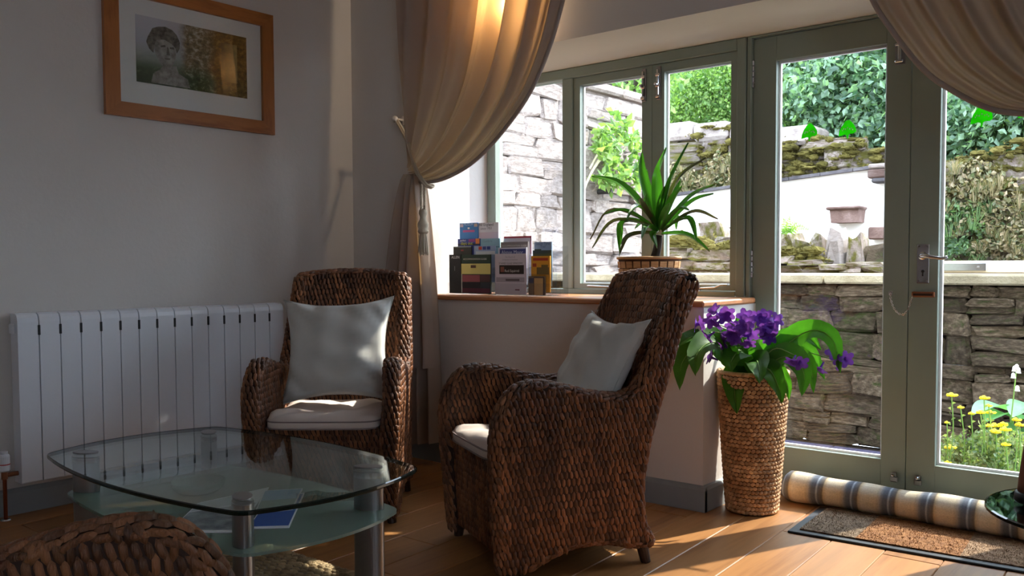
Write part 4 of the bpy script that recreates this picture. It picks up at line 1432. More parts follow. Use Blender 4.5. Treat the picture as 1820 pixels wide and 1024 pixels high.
def back_cushion(c, r, label, cen, tilt, roll, seed, size=(.42, .40, .13), yaw=0.0):
    f, b_ = pillow(*size, seed)
    mb = MB()
    for G in (f, b_):
        x, y, z = G[..., 0], G[..., 1], G[..., 2]
        x, z = x * math.cos(roll) - z * math.sin(roll), x * math.sin(roll) + z * math.cos(roll)
        y, z = y * math.cos(tilt) + z * math.sin(tilt), -y * math.sin(tilt) + z * math.cos(tilt)
        x, y = x * math.cos(yaw) - y * math.sin(yaw), x * math.sin(yaw) + y * math.cos(yaw)
        mb.grid(inchair(c, r, np.stack([x + cen[0], y + cen[1], z + cen[2]], -1)))
    # weld the two faces along the seam
    V = mb.arr(); n = 26
    rem = np.arange(len(V))
    for i in range(n):
        for j in range(n):
            if i in (0, n - 1) or j in (0, n - 1): rem[n * n + i * n + j] = i * n + j
    mb.f = [[int(rem[q]) for q in fc] for fc in mb.f[:(n - 1) ** 2]] + [[int(rem[q]) for q in fc][::-1] for fc in mb.f[(n - 1) ** 2:]]
    t = thing('back_cushion', label, 'cushion', inchair(c, r, np.array([[cen[0], cen[1], cen[2] - size[1] / 2]]))[0], group='back cushions on the chairs')
    o = obj('cushion_cover', mb, M['greycloth'], t, smooth=True)
    edge = [i * n for i in range(n)] + [(n - 1) * n + j for j in range(1, n)] + [i * n + n - 1 for i in range(n - 2, -1, -1)] + [j for j in range(n - 2, 0, -1)]
    obj('seam', MB().tube(V[edge], .0022, 6, closed=True), M['greycloth'], t, smooth=True)


back_cushion(C1, C1R, 'pale grey square cushion leaning in the chair by the radiator', (-.005, .10, .645), .30, .03, 3, (.475, .455, .16))
back_cushion(C2, C2R, 'pale grey square cushion leaning in the chair by the sill', (.01, .195, .618), .46, -.02, 8, (.45, .45, .14))


def seat_cushion(c, r, label, seed):
    rs = np.random.RandomState(seed)
    t = thing('seat_cushion', label, 'cushion', c + UP * .368, group='seat cushions on the chairs')
    n, mrow = 34, 9
    ring_ = []
    for k in range(4 * n):
        a = 2 * math.pi * k / (4 * n)
        ca, sa = math.cos(a), math.sin(a)
        e = .28
        ring_.append((abs(ca) ** e * (1 if ca >= 0 else -1), abs(sa) ** e * (1 if sa >= 0 else -1)))
    R = np.array(ring_)
    W_, D_ = .222, .235
    cy_ = -.045
    lv = [(.96, .3715), (1.0, .379), (1.005, .392), (1.0, .406), (.97, .416), (.9, .424), (.7, .429), (.45, .426), (.2, .424), (.02, .425)]
    rows = []
    for s_, z in lv:
        x, y = R[:, 0] * W_ * s_, R[:, 1] * D_ * s_ + cy_
        zz = np.full(len(R), z)
        if z > .41 or s_ < .9:
            zz = zz + .007 * np.sin(x * 22 + seed) * np.cos(y * 17 + seed * 2) + .005 * np.sin((x - y) * 40 + seed)
            zz = zz - .012 * np.exp(-((x - .05) ** 2 + (y - .02) ** 2) / .02)
        rows.append(np.stack([x, y, zz], -1))
    rows = np.array(rows)
    mb = MB().grid(inchair(c, r, rows), closev=True)
    mb.add(inchair(c, r, rows[0]), [tuple(range(len(R)))[::-1]])
    obj('cushion_pad', mb, M['creamcloth'], t, smooth=True)
    for z in (.404, .377):
        ringp = np.stack([R[:, 0] * W_ * 1.006, R[:, 1] * D_ * 1.006 + cy_, np.full(len(R), z)], -1)
        obj('piping', MB().tube(inchair(c, r, ringp), .003, 6, closed=True), M['piping'], t, smooth=True)


seat_cushion(C1, C1R, 'cream seat cushion on the chair by the radiator', 3)
seat_cushion(C2, C2R, 'cream seat cushion on the chair by the sill', 6)

# ------------------------------------------------------------------ coffee table
TC = np.array([-2.29, 1.457, 0])
TW, TD = .528, .298


def barrel(w_, d_, bulge, rc, z, n=14):
    """rounded table outline whose four sides bow outwards"""
    pts = []
    cs = [(w_ - rc, d_ - rc, 0), (-(w_ - rc), d_ - rc, 90), (-(w_ - rc), -(d_ - rc), 180), (w_ - rc, -(d_ - rc), 270)]
    for i, (x, y, a0) in enumerate(cs):
        for a in np.linspace(a0 + 12, a0 + 78, 7):
            pts.append((x + rc * math.cos(math.radians(a)), y + rc * math.sin(math.radians(a))))
        nx_, ny_, _ = cs[(i + 1) % 4]
        a1 = math.radians(a0 + 78); a2 = math.radians(a0 + 102)
        p0 = np.array([x + rc * math.cos(a1), y + rc * math.sin(a1)]); p1 = np.array([nx_ + rc * math.cos(a2), ny_ + rc * math.sin(a2)])
        nrm_ = np.array([math.cos(math.radians(a0 + 90)), math.sin(math.radians(a0 + 90))])
        for k in range(1, n):
            f_ = k / n
            pts.append(tuple(p0 * (1 - f_) + p1 * f_ + nrm_ * bulge * 4 * f_ * (1 - f_)))
    return pts


tab = thing('coffee_table', 'glass coffee table with steel legs and frosted lower shelf', 'table', TC)
o1 = barrel(TW, TD, .055, .06, 0)
n = len(o1)
tp = obj('glass_top', MB().add([(TC[0] + x, TC[1] + y, z) for z in (.421, .431) for x, y in o1], [tuple(range(n))[::-1], tuple(range(n, 2 * n))]), M['tglass'], tab)
obj('polished_edge', MB().add([(TC[0] + x * s_, TC[1] + y * s_, z) for s_, z in ((1, .4195), (1.004, .4225), (1.004, .4290), (1, .4318)) for x, y in o1], [(r_ * n + i, r_ * n + (i + 1) % n, (r_ + 1) * n + (i + 1) % n, (r_ + 1) * n + i) for r_ in range(3) for i in range(n)]), M['tedge'], tp)
o2 = barrel(.485, .262, .045, .06, 0)
sh = obj('frosted_shelf', MB().prism([(TC[0] + x, TC[1] + y) for x, y in o2], (0, 0, .304), (1, 0, 0), (0, 1, 0), UP, .008), M['frosted'], tab)
for (lx, ly) in ((-.435, -.205), (-.435, .215), (.395, -.205), (.395, .205)):
    ang = math.atan2(ly, lx) * 1.0
    px, py = TC[0] + lx, TC[1] + ly
    dl = np.array([px, py, 0]); va = math.atan2(py - TC[1], px - TC[0])
    for z0, z1, nm in ((.001, .3035, 'leg'), (.3125, .4205, 'upper_leg')):
        l_ = obj(nm, MB().lathe([(1, z0), (1, z1)], (px, py, 0), 40, .044, .026, va), M['steel'], tab)
        if nm == 'leg':
            obj('foot', MB().lathe([(1.03, .001), (1.03, .012), (1.0, .013)], (px, py, 0), 28, .044, .026, va), M['black'], l_)
        else:
            obj('collar', MB().lathe([(1.04, z1 - .018), (1.04, z1 - .002)], (px, py, 0), 28, .044, .026, va), M['chrome'], l_)
            obj('fixing_disc', MB().lathe([(.95, .4312), (.95, .4335), (.9, .434)], (px, py, 0), 28, .044, .026, va), M['steel'], l_)

# glass bowl and leaflets on the shelf
bo = at(352, 868, z=.325)
tag(obj('glass_bowl', MB().lathe([(.03, .3135), (.055, .3145), (.075, .328), (.082, .350), (.078, .350), (.070, .330), (.05, .320), (0, .319)], (bo[0], bo[1], 0), 26), M['frosted'], smooth=True), 'pale green glass bowl on the lower table shelf', 'bowl')


def sheet(name, label, px, z0, th, cols, cat='leaflet', group='leaflets on the table shelf'):
    """a printed leaflet lying on the shelf, corners from the photo on its plane"""
    c4 = [at(u, v, z=z0 + th)[:2] for u, v in px]
    cen = np.mean(c4, 0)
    t = thing(name, label, cat, (cen[0], cen[1], z0), group=group)
    obj('paper', MB().prism([tuple(q) for q in c4], (0, 0, z0), (1, 0, 0), (0, 1, 0), UP, th), M['white'], t)
    A, B, C_, D_ = [np.array(q) for q in c4]
    for (a0, b0, a1, b1, col) in cols:
        f = lambda a, b: tuple((A * (1 - a) + B * a) * (1 - b) + (D_ * (1 - a) + C_ * a) * b)
        obj('printed_panel', MB().prism([f(a0, b0), f(a1, b0), f(a1, b1), f(a0, b1)], (0, 0, z0 + th), (1, 0, 0), (0, 1, 0), UP, .0003), col, t)
    return t


gphoto = plain('grey_photo_print', rgb(96, 98, 108), .5, c2=rgb(168, 170, 178), vs=22)
sheet('leaflet', 'large grey photograph leaflet on the table shelf', [(300, 944), (418, 946), (478, 866), (352, 894)], .3125, .003, [(.02, .04, .98, .62, gphoto), (.02, .66, .6, .96, flat(196, 198, 204))])
sheet('leaflet', 'royal blue leaflet nearest the front table leg', [(440, 938), (514, 936), (541, 876), (478, 884)], .3125, .004, [(.03, .03, .97, .45, flat(40, 82, 168)), (.03, .45, .97, .97, flat(96, 140, 190))])
sheet('leaflet', 'pale blue seascape leaflet lying on the royal blue one', [(452, 912), (520, 904), (538, 868), (470, 872)], .3168, .004, [(.03, .03, .97, .5, flat(120, 152, 140)), (.03, .5, .97, .97, flat(138, 172, 206))])

# ------------------------------------------------------------------ rug
rg = thing('woven_rug', 'cream jute rug under the glass table', 'rug', (TC[0] - .05, TC[1] - .1, 0))
RX0, RX1, RY0_, RY1_ = -3.16, -1.78, .72, 1.83
obj('rug_backing', MB().box((RX0 + .02, RY0_ + .02, .0015), (RX1 - .02, RY1_ - .02, .008), .002), flat(120, 100, 72), rg)
mb = MB()
P = []; i = 0
y = RY0_ + .01
while y < RY1_:
    for x in np.arange(RX0 + (.0 if i % 2 else .018), RX1, .036):
        P.append((x + nrs.uniform(-.003, .003), y + nrs.uniform(-.003, .003), .007))
    y += .021; i += 1
P = np.array(P); T = np.zeros_like(P); T[:, 0] = 1; N = np.zeros_like(P); N[:, 2] = 1
pills(mb, P, T, N, .021, .0115, .010)
obj('rug_weave', mb, M['rug'], rg, kind='stuff', smooth=True)
mb = MB()
for k in range(90):
    x = RX0 + (RX1 - RX0) * k / 89
    for yy_ in (RY0_, RY1_): blob(mb, (x, yy_ + (.012 if yy_ > 1 else -.012), .008), (.011, .02, .007), k, 5)
for k in range(70):
    y = RY0_ + (RY1_ - RY0_) * k / 69
    for xx_ in (RX0, RX1): blob(mb, (xx_ + (.012 if xx_ > -2 else -.012), y, .008), (.02, .011, .007), k, 5)
obj('scalloped_fringe', mb, M['rug'], rg, kind='stuff')


# ------------------------------------------------------------------ curtains
def curtain(name, label, Ledge, Redge, lower, y0, flip=False):
    t = thing(name, label, 'curtain', (Ledge[0][0], y0, 0.002))
    L = crv(Ledge, 60); R = crv(Redge, 60)
    nu = 150
    P = np.zeros((nu, 60, 3))
    for a in range(nu):
        u = a / (nu - 1)
        for b_ in range(60):
            v = b_ / 59
            c_ = L[b_] * (1 - u) + R[b_] * u
            bow = .10 * math.sin(math.pi * v) * u * (1 - u)
            amp = .034 * (1 - v) ** .6 + .012
            ph = 2 * math.pi * (6.5 * u ** 1.25) + .6 * math.sin(v * 2.2 + u * 3)
            wv = math.sin(ph) + .35 * math.sin(2.3 * ph + 1.3 + v * 2)
            edge = .035 * math.exp(-((u - .93) / .035) ** 2) * (.4 + .6 * v) - .022 * math.exp(-((u - .86) / .03) ** 2)
            y = y0 - amp * wv - .035 * v * math.sin(math.pi * u) - edge
            P[a, b_] = (c_[0], y, c_[1] - bow)
    up_ = obj('gathered_drape', MB().grid(P), M['curtain'], t, smooth=True)
    # turned hem along the leading edge
    hem = P[-1].copy(); hem[:, 1] -= .004
    obj('leading_hem', MB().tube(hem, .009, 8), M['curtain'], t, smooth=True)
    for k, (xl0, xr0, xl1, xr1, ztop, zbot, dy, nf, sl) in enumerate(lower):
        nb = 40
        Q = np.zeros((90, nb, 3))
        for a in range(90):
            u = a / 89
            for b_ in range(nb):
                v = b_ / (nb - 1)
                e_ = v ** .7
                x = (xl0 * (1 - u) + xr0 * u) * (1 - e_) + (xl1 * (1 - u) + xr1 * u) * e_
                z = ztop + (zbot + sl * u - ztop) * v
                amp = .012 + .026 * v ** .5
                y = y0 + dy - amp * math.sin(2 * math.pi * nf * u + k * 1.7 + .5 * v) - .01 * math.sin(9 * u + 4 * v)
                Q[a, b_] = (x, y, z)
        obj('hanging_fall', MB().grid(Q), M['curtain'], t, smooth=True)
    return t


LE = [(-3.29, 2.47), (-3.276, 2.323), (-3.267, 2.044), (-3.243, 1.763), (-3.20, 1.50)]
RE = [(-2.14, 2.47), (-2.247, 2.127), (-2.322, 1.926), (-2.431, 1.746), (-2.594, 1.589), (-2.765, 1.475), (-2.946, 1.414), (-3.10, 1.404), (-3.16, 1.425)]
curtain('curtain', 'cream linen curtain tied back beside the leaflet racks', LE, RE,
        [(-3.215, -3.13, -3.42, -3.03, 1.45, .47, -.03, 3.5, .03), (-3.22, -3.14, -3.38, -3.05, 1.43, .07, .028, 4.5, .05)], 3.11)
# the other one mirrors it about the middle of the doors
MX = -.977 + (-2.247 - .24)
LE2 = [(MX - p[0], p[1] + .02) for p in LE]
RE2 = [(.04, 0)]
RE2 = [(-1.09, 2.47), (-1.03, 2.07), (-.977, 1.886), (-.894, 1.742), (-.805, 1.618), (-.72, 1.544), (-.622, 1.48), (-.528, 1.452), (-.40, 1.435), (-.30, 1.45)]
LE2 = [(-.12, 2.47), (-.13, 2.3), (-.14, 2.04), (-.17, 1.76), (-.24, 1.52)]
curtain('curtain', 'brown shaded curtain swagged across the top of the right door', LE2, RE2,
        [(-.32, -.24, -.42, -.10, 1.47, .06, -.02, 4.0, .0)], 3.11)
# rope tieback with tassel
tb_ = thing('tieback', 'cream rope tieback with tassel holding the curtain', 'tieback', (-3.30, YW - .02, 1.42))
HK = np.array([-3.375, YW - .045, 1.745])
for dy in (0, .013):
    obj('rope', MB().tube([q + np.array([dy * .6, dy * .3, dy * .3]) for q in crv([HK + np.array([0, -.012, 0]), at(722, 250, y=3.10), at(733, 290, y=3.02), at(744, 314, y=2.985), at(756, 330, y=2.98), at(766, 334, y=3.01)], 40)], .0062, 8), M['rope'], tb_, smooth=True)
obj('rope', MB().tube(crv([at(766, 334, y=3.01), at(770, 330, y=3.07), at(756, 326, y=3.16), at(742, 300, y=3.19)], 30), .0062, 8), M['rope'], tb_, smooth=True)
TX, TY = at(752, 400, y=2.99)[0], 2.99
for dx in (-.011, .011):
    mb = MB()
    zz = np.linspace(1.385, 1.262, 60)
    for s_ in (0, math.pi):
        mb.tube(np.c_[TX + dx + .0035 * np.cos(zz * 420 + s_), TY + .0035 * np.sin(zz * 420 + s_), zz], .0036, 6)
    obj('twisted_cord', mb, M['rope'], tb_, smooth=True)
tas = obj('tassel_head', MB().lathe([(.004, 1.268), (.018, 1.262), (.021, 1.245), (.014, 1.228), (.017, 1.215), (.026, 1.200), (.027, 1.185), (.020, 1.172), (.025, 1.166), (.026, 1.158), (.019, 1.150)][::-1], (TX, TY, 0), 20), M['rope'], tb_, smooth=True)
mb = MB()
for k in range(46):
    a = k * 2.4; r_ = .018 * math.sqrt((k + 1) / 46)
    mb.tube(crv([(TX + r_ * math.cos(a) * .8, TY + r_ * math.sin(a) * .8, 1.156), (TX + r_ * 1.2 * math.cos(a), TY + r_ * 1.2 * math.sin(a), 1.11), (TX + r_ * 1.5 * math.cos(a), TY + r_ * 1.5 * math.sin(a), 1.055 + .008 * math.sin(k))], 6), .0026, 5)
obj('tassel_skirt', mb, M['rope'], tas, kind='stuff')
hk = thing('tieback_hook', 'small round hook on the wall holding the tieback', 'hook', (HK[0], YW, 1.745))
obj('hook_plate', MB().lathe([(.022, 0), (.022, .005), (.012, .010), (.007, .012), (.007, .05), (.015, .055), (.017, .065), (.012, .074), (0, .077)], (0, 0, 0), 18).xf(lambda V: np.c_[V[:, 0] + HK[0], YW - .0005 - V[:, 2], V[:, 1] + 1.75]), flat(214, 206, 200), hk, smooth=True)

# small wall lamp behind the gathered curtain
LP = np.array([-2.66, YW - .04, 2.17])
wl = thing('wall_lamp', 'small wall lamp glowing behind the tied curtain', 'lamp', (LP[0], YW, LP[2]))
obj('lamp_plate', MB().box((LP[0] - .03, YW - .010, LP[2] + .05), (LP[0] + .03, YW - .0005, LP[2] + .11), .003), M['soffitlamp'], wl)
obj('lamp_arm', MB().tube([(LP[0], YW - .008, LP[2] + .08), (LP[0], LP[1] + .0, LP[2] + .08), (LP[0], LP[1], LP[2] + .05)], .006, 8), M['soffitlamp'], wl)
bmat, bt, bp_ = nmat('bulb_glow')
bp_.inputs['Emission Color'].default_value = (1.0, .78, .52, 1)
bp_.inputs['Emission Strength'].default_value = 210.0
obj('bulb', MB().lathe([(.006, .05), (.012, .04), (.017, .02), (.014, .005), (0, 0)][::-1], LP, 16), bmat, wl, smooth=True)

# ------------------------------------------------------------------ leaflet racks on the sill
SZ = .8525


def textpart(s, size, x, y, z, m, parent):
    cu = bpy.data.curves.new('lettering', 'FONT')
    cu.body = s; cu.size = size; cu.align_x = 'CENTER'; cu.resolution_u = 2
    tmp = bpy.data.objects.new('tmp', cu)
    me = bpy.data.meshes.new_from_object(tmp)
    bpy.data.objects.remove(tmp)
    me.materials.clear(); me.materials.append(m)
    V = np.zeros(len(me.vertices) * 3); me.vertices.foreach_get('co', V); V = V.reshape(-1, 3)
    o_ = wloc(parent)
    V = np.c_[V[:, 0] + x - o_[0], np.full(len(V), y) - o_[1], V[:, 1] + z - o_[2]]
    me.vertices.foreach_set('co', V.ravel())
    ob = bpy.data.objects.new('lettering', me); COL.objects.link(ob); ob.parent = parent
    return ob


W_ = (232, 228, 236)
LEAF = [
    # u0, v0, u1, v1, y, height, base colour, blocks (fractions from the bottom left of what shows), texts, label
    (817, 396.5, 849.5, 424.5, 3.375, .20, (60, 128, 196), [(.18, .42, .82, .55, (196, 90, 150)), (.02, .75, .2, .95, (190, 180, 200)), (.8, .75, .98, .95, (190, 170, 160)), (.45, .62, .55, .72, (240, 240, 240))], [('MUSEUM', .5, .84, .016, (200, 220, 240))], 'bright blue leaflet at the top of the left rack'),
    (849, 395.8, 886, 425, 3.38, .20, W_, [(.05, .0, 1, .42, (222, 200, 214))], [('All England', .42, .80, .022, (90, 88, 100)), ('since 1951', .42, .58, .018, (110, 100, 120))], 'white leaflet with grey heading at the top of the left rack'),
    (813.6, 424.5, 852.7, 436, 3.345, .19, (58, 70, 150), [(0, 0, 1, .25, (40, 44, 60)), (.82, .2, 1.0, 1.0, (226, 130, 60)), (.5, .5, .8, .95, (150, 60, 140))], [('perfect', .25, .62, .014, (235, 235, 245)), ('days out', .42, .08, .024, (210, 214, 70))], 'navy leaflet with yellow lettering and an orange corner'),
    (852.7, 424, 887.8, 440, 3.35, .19, (150, 194, 210), [(0, 0, 1, .12, (110, 150, 170))], [('Cumbria', .4, .6, .018, (120, 150, 172))], 'plain light blue leaflet in the left rack'),
    (805.8, 438, 837.8, 452.5, 3.315, .18, (42, 44, 40), [(0, .88, 1, 1, (150, 160, 158)), (.42, .42, .58, .6, (140, 40, 40))], [], 'small black leaflet with a red mark in the left rack'),
    (842.5, 437, 880, 452.5, 3.32, .18, (160, 180, 214), [(.08, .0, 1.0, .38, (216, 222, 230)), (.22, .55, .38, .92, (214, 74, 60)), (.42, .55, .58, .92, (50, 70, 150)), (.62, .55, .78, .92, (40, 60, 140))], [], 'pale blue leaflet with red and blue squares'),
    (798.8, 452.7, 819, 522.5, 3.285, None, (22, 24, 30), [(.45, .58, .5, .70, (120, 124, 130))], [('ALLEN', .55, .90, .019, (225, 225, 225))], 'black leaflet at the left front of the racks'),
    (818.3, 452.7, 872, 522.5, 3.288, None, (34, 60, 46), [(0, .50, 1, .77, (232, 218, 130)), (0, .02, .06, .5, (224, 218, 200)), (.07, .30, .66, .48, (160, 84, 92)), (.68, .30, .98, .48, (84, 52, 56)), (.07, .12, .66, .29, (46, 40, 48)), (.68, .12, .98, .29, (50, 58, 66)), (.07, .02, .98, .14, (110, 44, 66)), (.36, .66, .52, .73, (96, 60, 40))], [('ACCOMMODATION GUIDE', .5, .865, .0125, (226, 226, 214))], 'green and yellow guide leaflet at the front of the left rack'),
    (895.6, 420, 944.8, 452, 3.385, .20, (226, 222, 232), [(0, .9, 1, 1, (190, 60, 84)), (.97, 0, 1, 1, (150, 50, 76))], [], 'white leaflet with red top edge in the middle rack'),
    (890, 430, 938.6, 452, 3.352, .19, (132, 120, 118), [], [('ACCOMMODATION GUIDE', .5, .62, .0125, (222, 214, 200))], 'brown grey guide leaflet in the middle rack'),
    (885.5, 440, 936, 460, 3.32, .18, (222, 220, 232), [(.05, .3, .97, .88, (62, 66, 122))], [('Alston Moor', .5, .42, .026, (206, 206, 226))], 'white leaflet with navy heading band in the middle rack'),
    (880, 451, 934.7, 522.5, 3.288, None, (222, 212, 220), [(.14, .50, .94, .72, (42, 28, 26)), (.18, .55, .30, .68, (150, 90, 70)), (.04, .30, .96, .42, (176, 166, 176)), (.35, .33, .8, .38, (104, 92, 98)), (.66, .10, .8, .13, (120, 70, 80))], [('STAINED GLASS WINDOWS', .52, .745, .0118, (60, 50, 60)), ('Red Squirrel', .56, .55, .018, (236, 226, 220)), ('The Church of', .5, .90, .010, (140, 130, 140)), ('St Augustine of Canterbury', .5, .84, .0085, (140, 130, 140))], 'pale pink leaflet with dark panel at the front of the middle rack'),
    (949.5, 430, 980.8, 446, 3.352, .18, (164, 186, 216), [(0, 0, .4, .2, (70, 84, 70))], [('South Tyne', .5, .66, .018, (84, 104, 160)), ('Trail', .5, .36, .017, (84, 104, 160))], 'light blue walking leaflet at the back of the right rack'),
    (947, 445, 980, 457, 3.32, .17, (66, 84, 88), [(0, 0, 1, .5, (84, 100, 82))], [], 'dark landscape leaflet in the right rack'),
    (944, 455, 977.7, 490, 3.292, .17, (236, 166, 44), [(.1, .76, .9, .9, (200, 70, 40)), (.08, .45, .28, .62, (190, 80, 40)), (.3, .06, .95, .42, (130, 108, 54)), (.55, .42, .9, .55, (130, 108, 54))], [], 'orange leaflet with a brown animal in the right rack'),
    (939.5, 491, 969, 522.5, 3.278, None, (120, 106, 84), [(.3, 0, .96, .96, (70, 50, 40)), (.34, 0, .88, .9, (206, 168, 110)), (0, .62, .3, .9, (60, 62, 84))], [], 'short tan booklet at the front of the right rack'),
]
for (u0, v0, u1, v1, y, hh, base, blocks, texts, label) in LEAF:
    a, b_ = at(u0, v1, y=y), at(u1, v0, y=y)
    x0, x1, zt, zv = a[0], b_[0], max(b_[2], at(u0, v0, y=y)[2]), a[2]
    zt = at((u0 + u1) / 2, v0, y=y)[2]; zv = at((u0 + u1) / 2, v1, y=y)[2]
    zb = SZ + .006 if hh is None else max(zt - hh, SZ + .006)
    if hh is None: zv = zb
    t = thing('leaflet', label, 'leaflet', ((x0 + x1) / 2, y, zb), group='leaflets in the sill racks')
    obj('paper', MB().box((x0 + .0005, y, zb), (x1 - .0005, y + .006, zt)), flat(*base), t)
    for i, (p0, q0, p1, q1, col) in enumerate(blocks):
        yy_ = y - .0003 * (i + 1)
        obj('printed_block', MB().box((x0 + .001 + (x1 - x0 - .002) * p0, yy_, zv + (zt - zv) * q0), (x0 + .001 + (x1 - x0 - .002) * p1, y - .0001, zv + (zt - zv) * q1)), flat(*col), t)
    for (s, fx, fy, sz, col) in texts:
        textpart(s, sz, x0 + (x1 - x0) * fx, y - .0003 * (len(blocks) + 2), zv + (zt - zv) * fy, flat(*col), t)


def rack(label, u0, u1, tiers):
    a, b_ = at(u0, 522, y=3.28), at(u1, 522, y=3.28)
    x0, x1 = a[0], b_[0]
    t = thing('leaflet_rack', label, 'rack', ((x0 + x1) / 2, 3.33, SZ), group='clear leaflet racks')
    obj('base_plate', MB().box((x0 - .003, 3.262, SZ), (x1 + .003, 3.402, SZ + .004), .001), M['acrylic'], t)
    for i, y in enumerate(tiers):
        obj('front_lip', MB().box((x0, y - .008, SZ + .004), (x1, y - .0055, SZ + .06 + .045 * i)), M['acrylic'], t)
    obj('back_plate', MB().box((x0, 3.396, SZ + .004), (x1, 3.3985, SZ + .235)), M['acrylic'], t)
    for xx in (x0 - .0028, x1 + .0003):
        obj('side_wall', MB().prism([(3.27, SZ + .004), (3.398, SZ + .004), (3.398, SZ + .2), (3.31, SZ + .14), (3.27, SZ + .13)], (xx, 0, 0), (0, 1, 0), UP, (1, 0, 0), .0025), M['acrylic'], t)


rack('clear acrylic rack holding the blue and green leaflets', 797.5, 874.5, (3.283, 3.313, 3.343, 3.373))
rack('clear acrylic rack holding the pale pink leaflet', 879, 937, (3.283, 3.313, 3.347, 3.381))
rack('clear acrylic rack holding the orange leaflet', 938.8, 983, (3.274, 3.288, 3.316, 3.347))

# ------------------------------------------------------------------ strap leaved plant on the sill
BC = np.array([-2.05, 3.46, SZ])
bk_ = thing('plant_basket', 'pale chip wood basket holding the strap leaved plant', 'basket', BC)
mb = MB().lathe([(.112, .001), (.125, .08), (.137, .178), (.131, .178), (.118, .06), (.0, .05)], BC, 32)
cb_ = obj('basket_liner', mb, M['basketbase'], bk_, smooth=True)
for r_ in range(5):
    for k in range(22):
        a0 = 2 * math.pi * (k + (.5 if r_ % 2 else 0)) / 22
        z = .018 + r_ * .032
        rr_ = .114 + .025 * (z / .18) + .002
        obj('basket_strip', MB().obox(BC + np.array([rr_ * math.cos(a0), rr_ * math.sin(a0), z]), ((math.cos(a0), math.sin(a0), -.13), (-math.sin(a0), math.cos(a0), 0), (.13 * math.cos(a0), .13 * math.sin(a0), 1)), (.0022, .0165, .0145), .0012), M['chip'], bk_)
obj('basket_rim', MB().tube([BC + np.array([.139 * math.cos(a), .139 * math.sin(a), .176]) for a in np.linspace(0, 2 * math.pi, 40, endpoint=False)], .0065, 8, closed=True), M['chip'], bk_, smooth=True)
obj('soil', MB().lathe([(.126, .142), (.06, .152), (0, .155)], BC, 24), M['soil'], bk_)
yu = thing('strap_leaf_plant', 'spiky green strap leaved plant on the window sill', 'plant', BC + UP * .15)
tr0 = np.array([BC[0] + .02, 3.46, 1.0]); tr1 = at(1172, 418, y=3.46)
obj('trunk', MB().tube(crv([tr0, (tr0 + tr1) / 2 + np.array([.005, 0, .0]), tr1], 10), np.linspace(.022, .017, 10), 10), M['bark'], yu, smooth=True)
YL = [  # tip pixel, base pixel, mid pixel, tip depth, width, dark
    ((1052, 312), (1155, 372), (1105, 330), 3.30, .05, 0), ((1141, 268), (1158, 370), (1143, 315), 3.52, .05, 0), ((1183, 262), (1165, 375), (1170, 312), 3.42, .05, 0),
    ((1222, 253), (1170, 378), (1192, 318), 3.40, .032, 0), ((1254, 279), (1172, 378), (1205, 318), 3.50, .026, 1), ((1270, 327), (1178, 392), (1228, 348), 3.36, .036, 0),
    ((1268, 343), (1185, 395), (1230, 358), 3.62, .03, 0), ((1276, 388), (1182, 402), (1230, 376), 3.36, .026, 1), ((1240, 432), (1180, 396), (1222, 388), 3.34, .034, 0),
    ((1262, 446), (1180, 410), (1222, 418), 3.50, .03, 0), ((1052, 440), (1150, 380), (1092, 392), 3.33, .022, 1), ((1100, 455), (1158, 405), (1118, 420), 3.25, .028, 1),
    ((1101, 452), (1150, 382), (1108, 395), 3.36, .036, 0), ((1072, 380), (1155, 388), (1112, 374), 3.30, .024, 0), ((1112, 392), (1158, 380), (1135, 366), 3.20, .03, 0),
    ((1196, 300), (1170, 385), (1186, 340), 3.30, .034, 0), ((1212, 330), (1172, 390), (1198, 352), 3.22, .04, 0), ((1210, 318), (1180, 385), (1200, 345), 3.55, .034, 0),
    ((1138, 352), (1160, 390), (1142, 365), 3.18, .03, 1), ((1202, 410), (1178, 380), (1200, 384), 3.60, .028, 0), ((1150, 300), (1160, 380), (1150, 335), 3.60, .04, 0),
    ((1168, 440), (1168, 400), (1160, 418), 3.22, .03, 0), ((1148, 345), (1166, 400), (1150, 370), 3.26, .032, 0), ((1190, 360), (1172, 400), (1184, 376), 3.18, .036, 0),
    ((1225, 372), (1178, 396), (1205, 372), 3.28, .03, 0), ((1140, 425), (1164, 408), (1150, 402), 3.20, .032, 0), ((1128, 405), (1162, 404), (1145, 395), 3.6, .028, 0), ((1182, 330), (1168, 392), (1178, 355), 3.34, .042, 0), ((1048, 425), (1150, 372), (1085, 372), 3.5, .014, 1)]
for (tp_, bs_, md_, dy, wd, dk) in YL:
    b0 = tr1 + (at(*bs_, y=3.46) - tr1) * .45; b0[1] = 3.46
    e0 = at(*tp_, y=dy)
    m0 = at(*md_, y=3.46 + (dy - 3.46) * .55)
    sh_ = bladeleaf(b0, m0, e0, wd, up=(.2, -.4, 1), n=14, m=5, cup=.28, shape=.8)
    obj('strap_leaf', sh_, M['yuccadark' if dk else 'yucca'], yu, smooth=True)

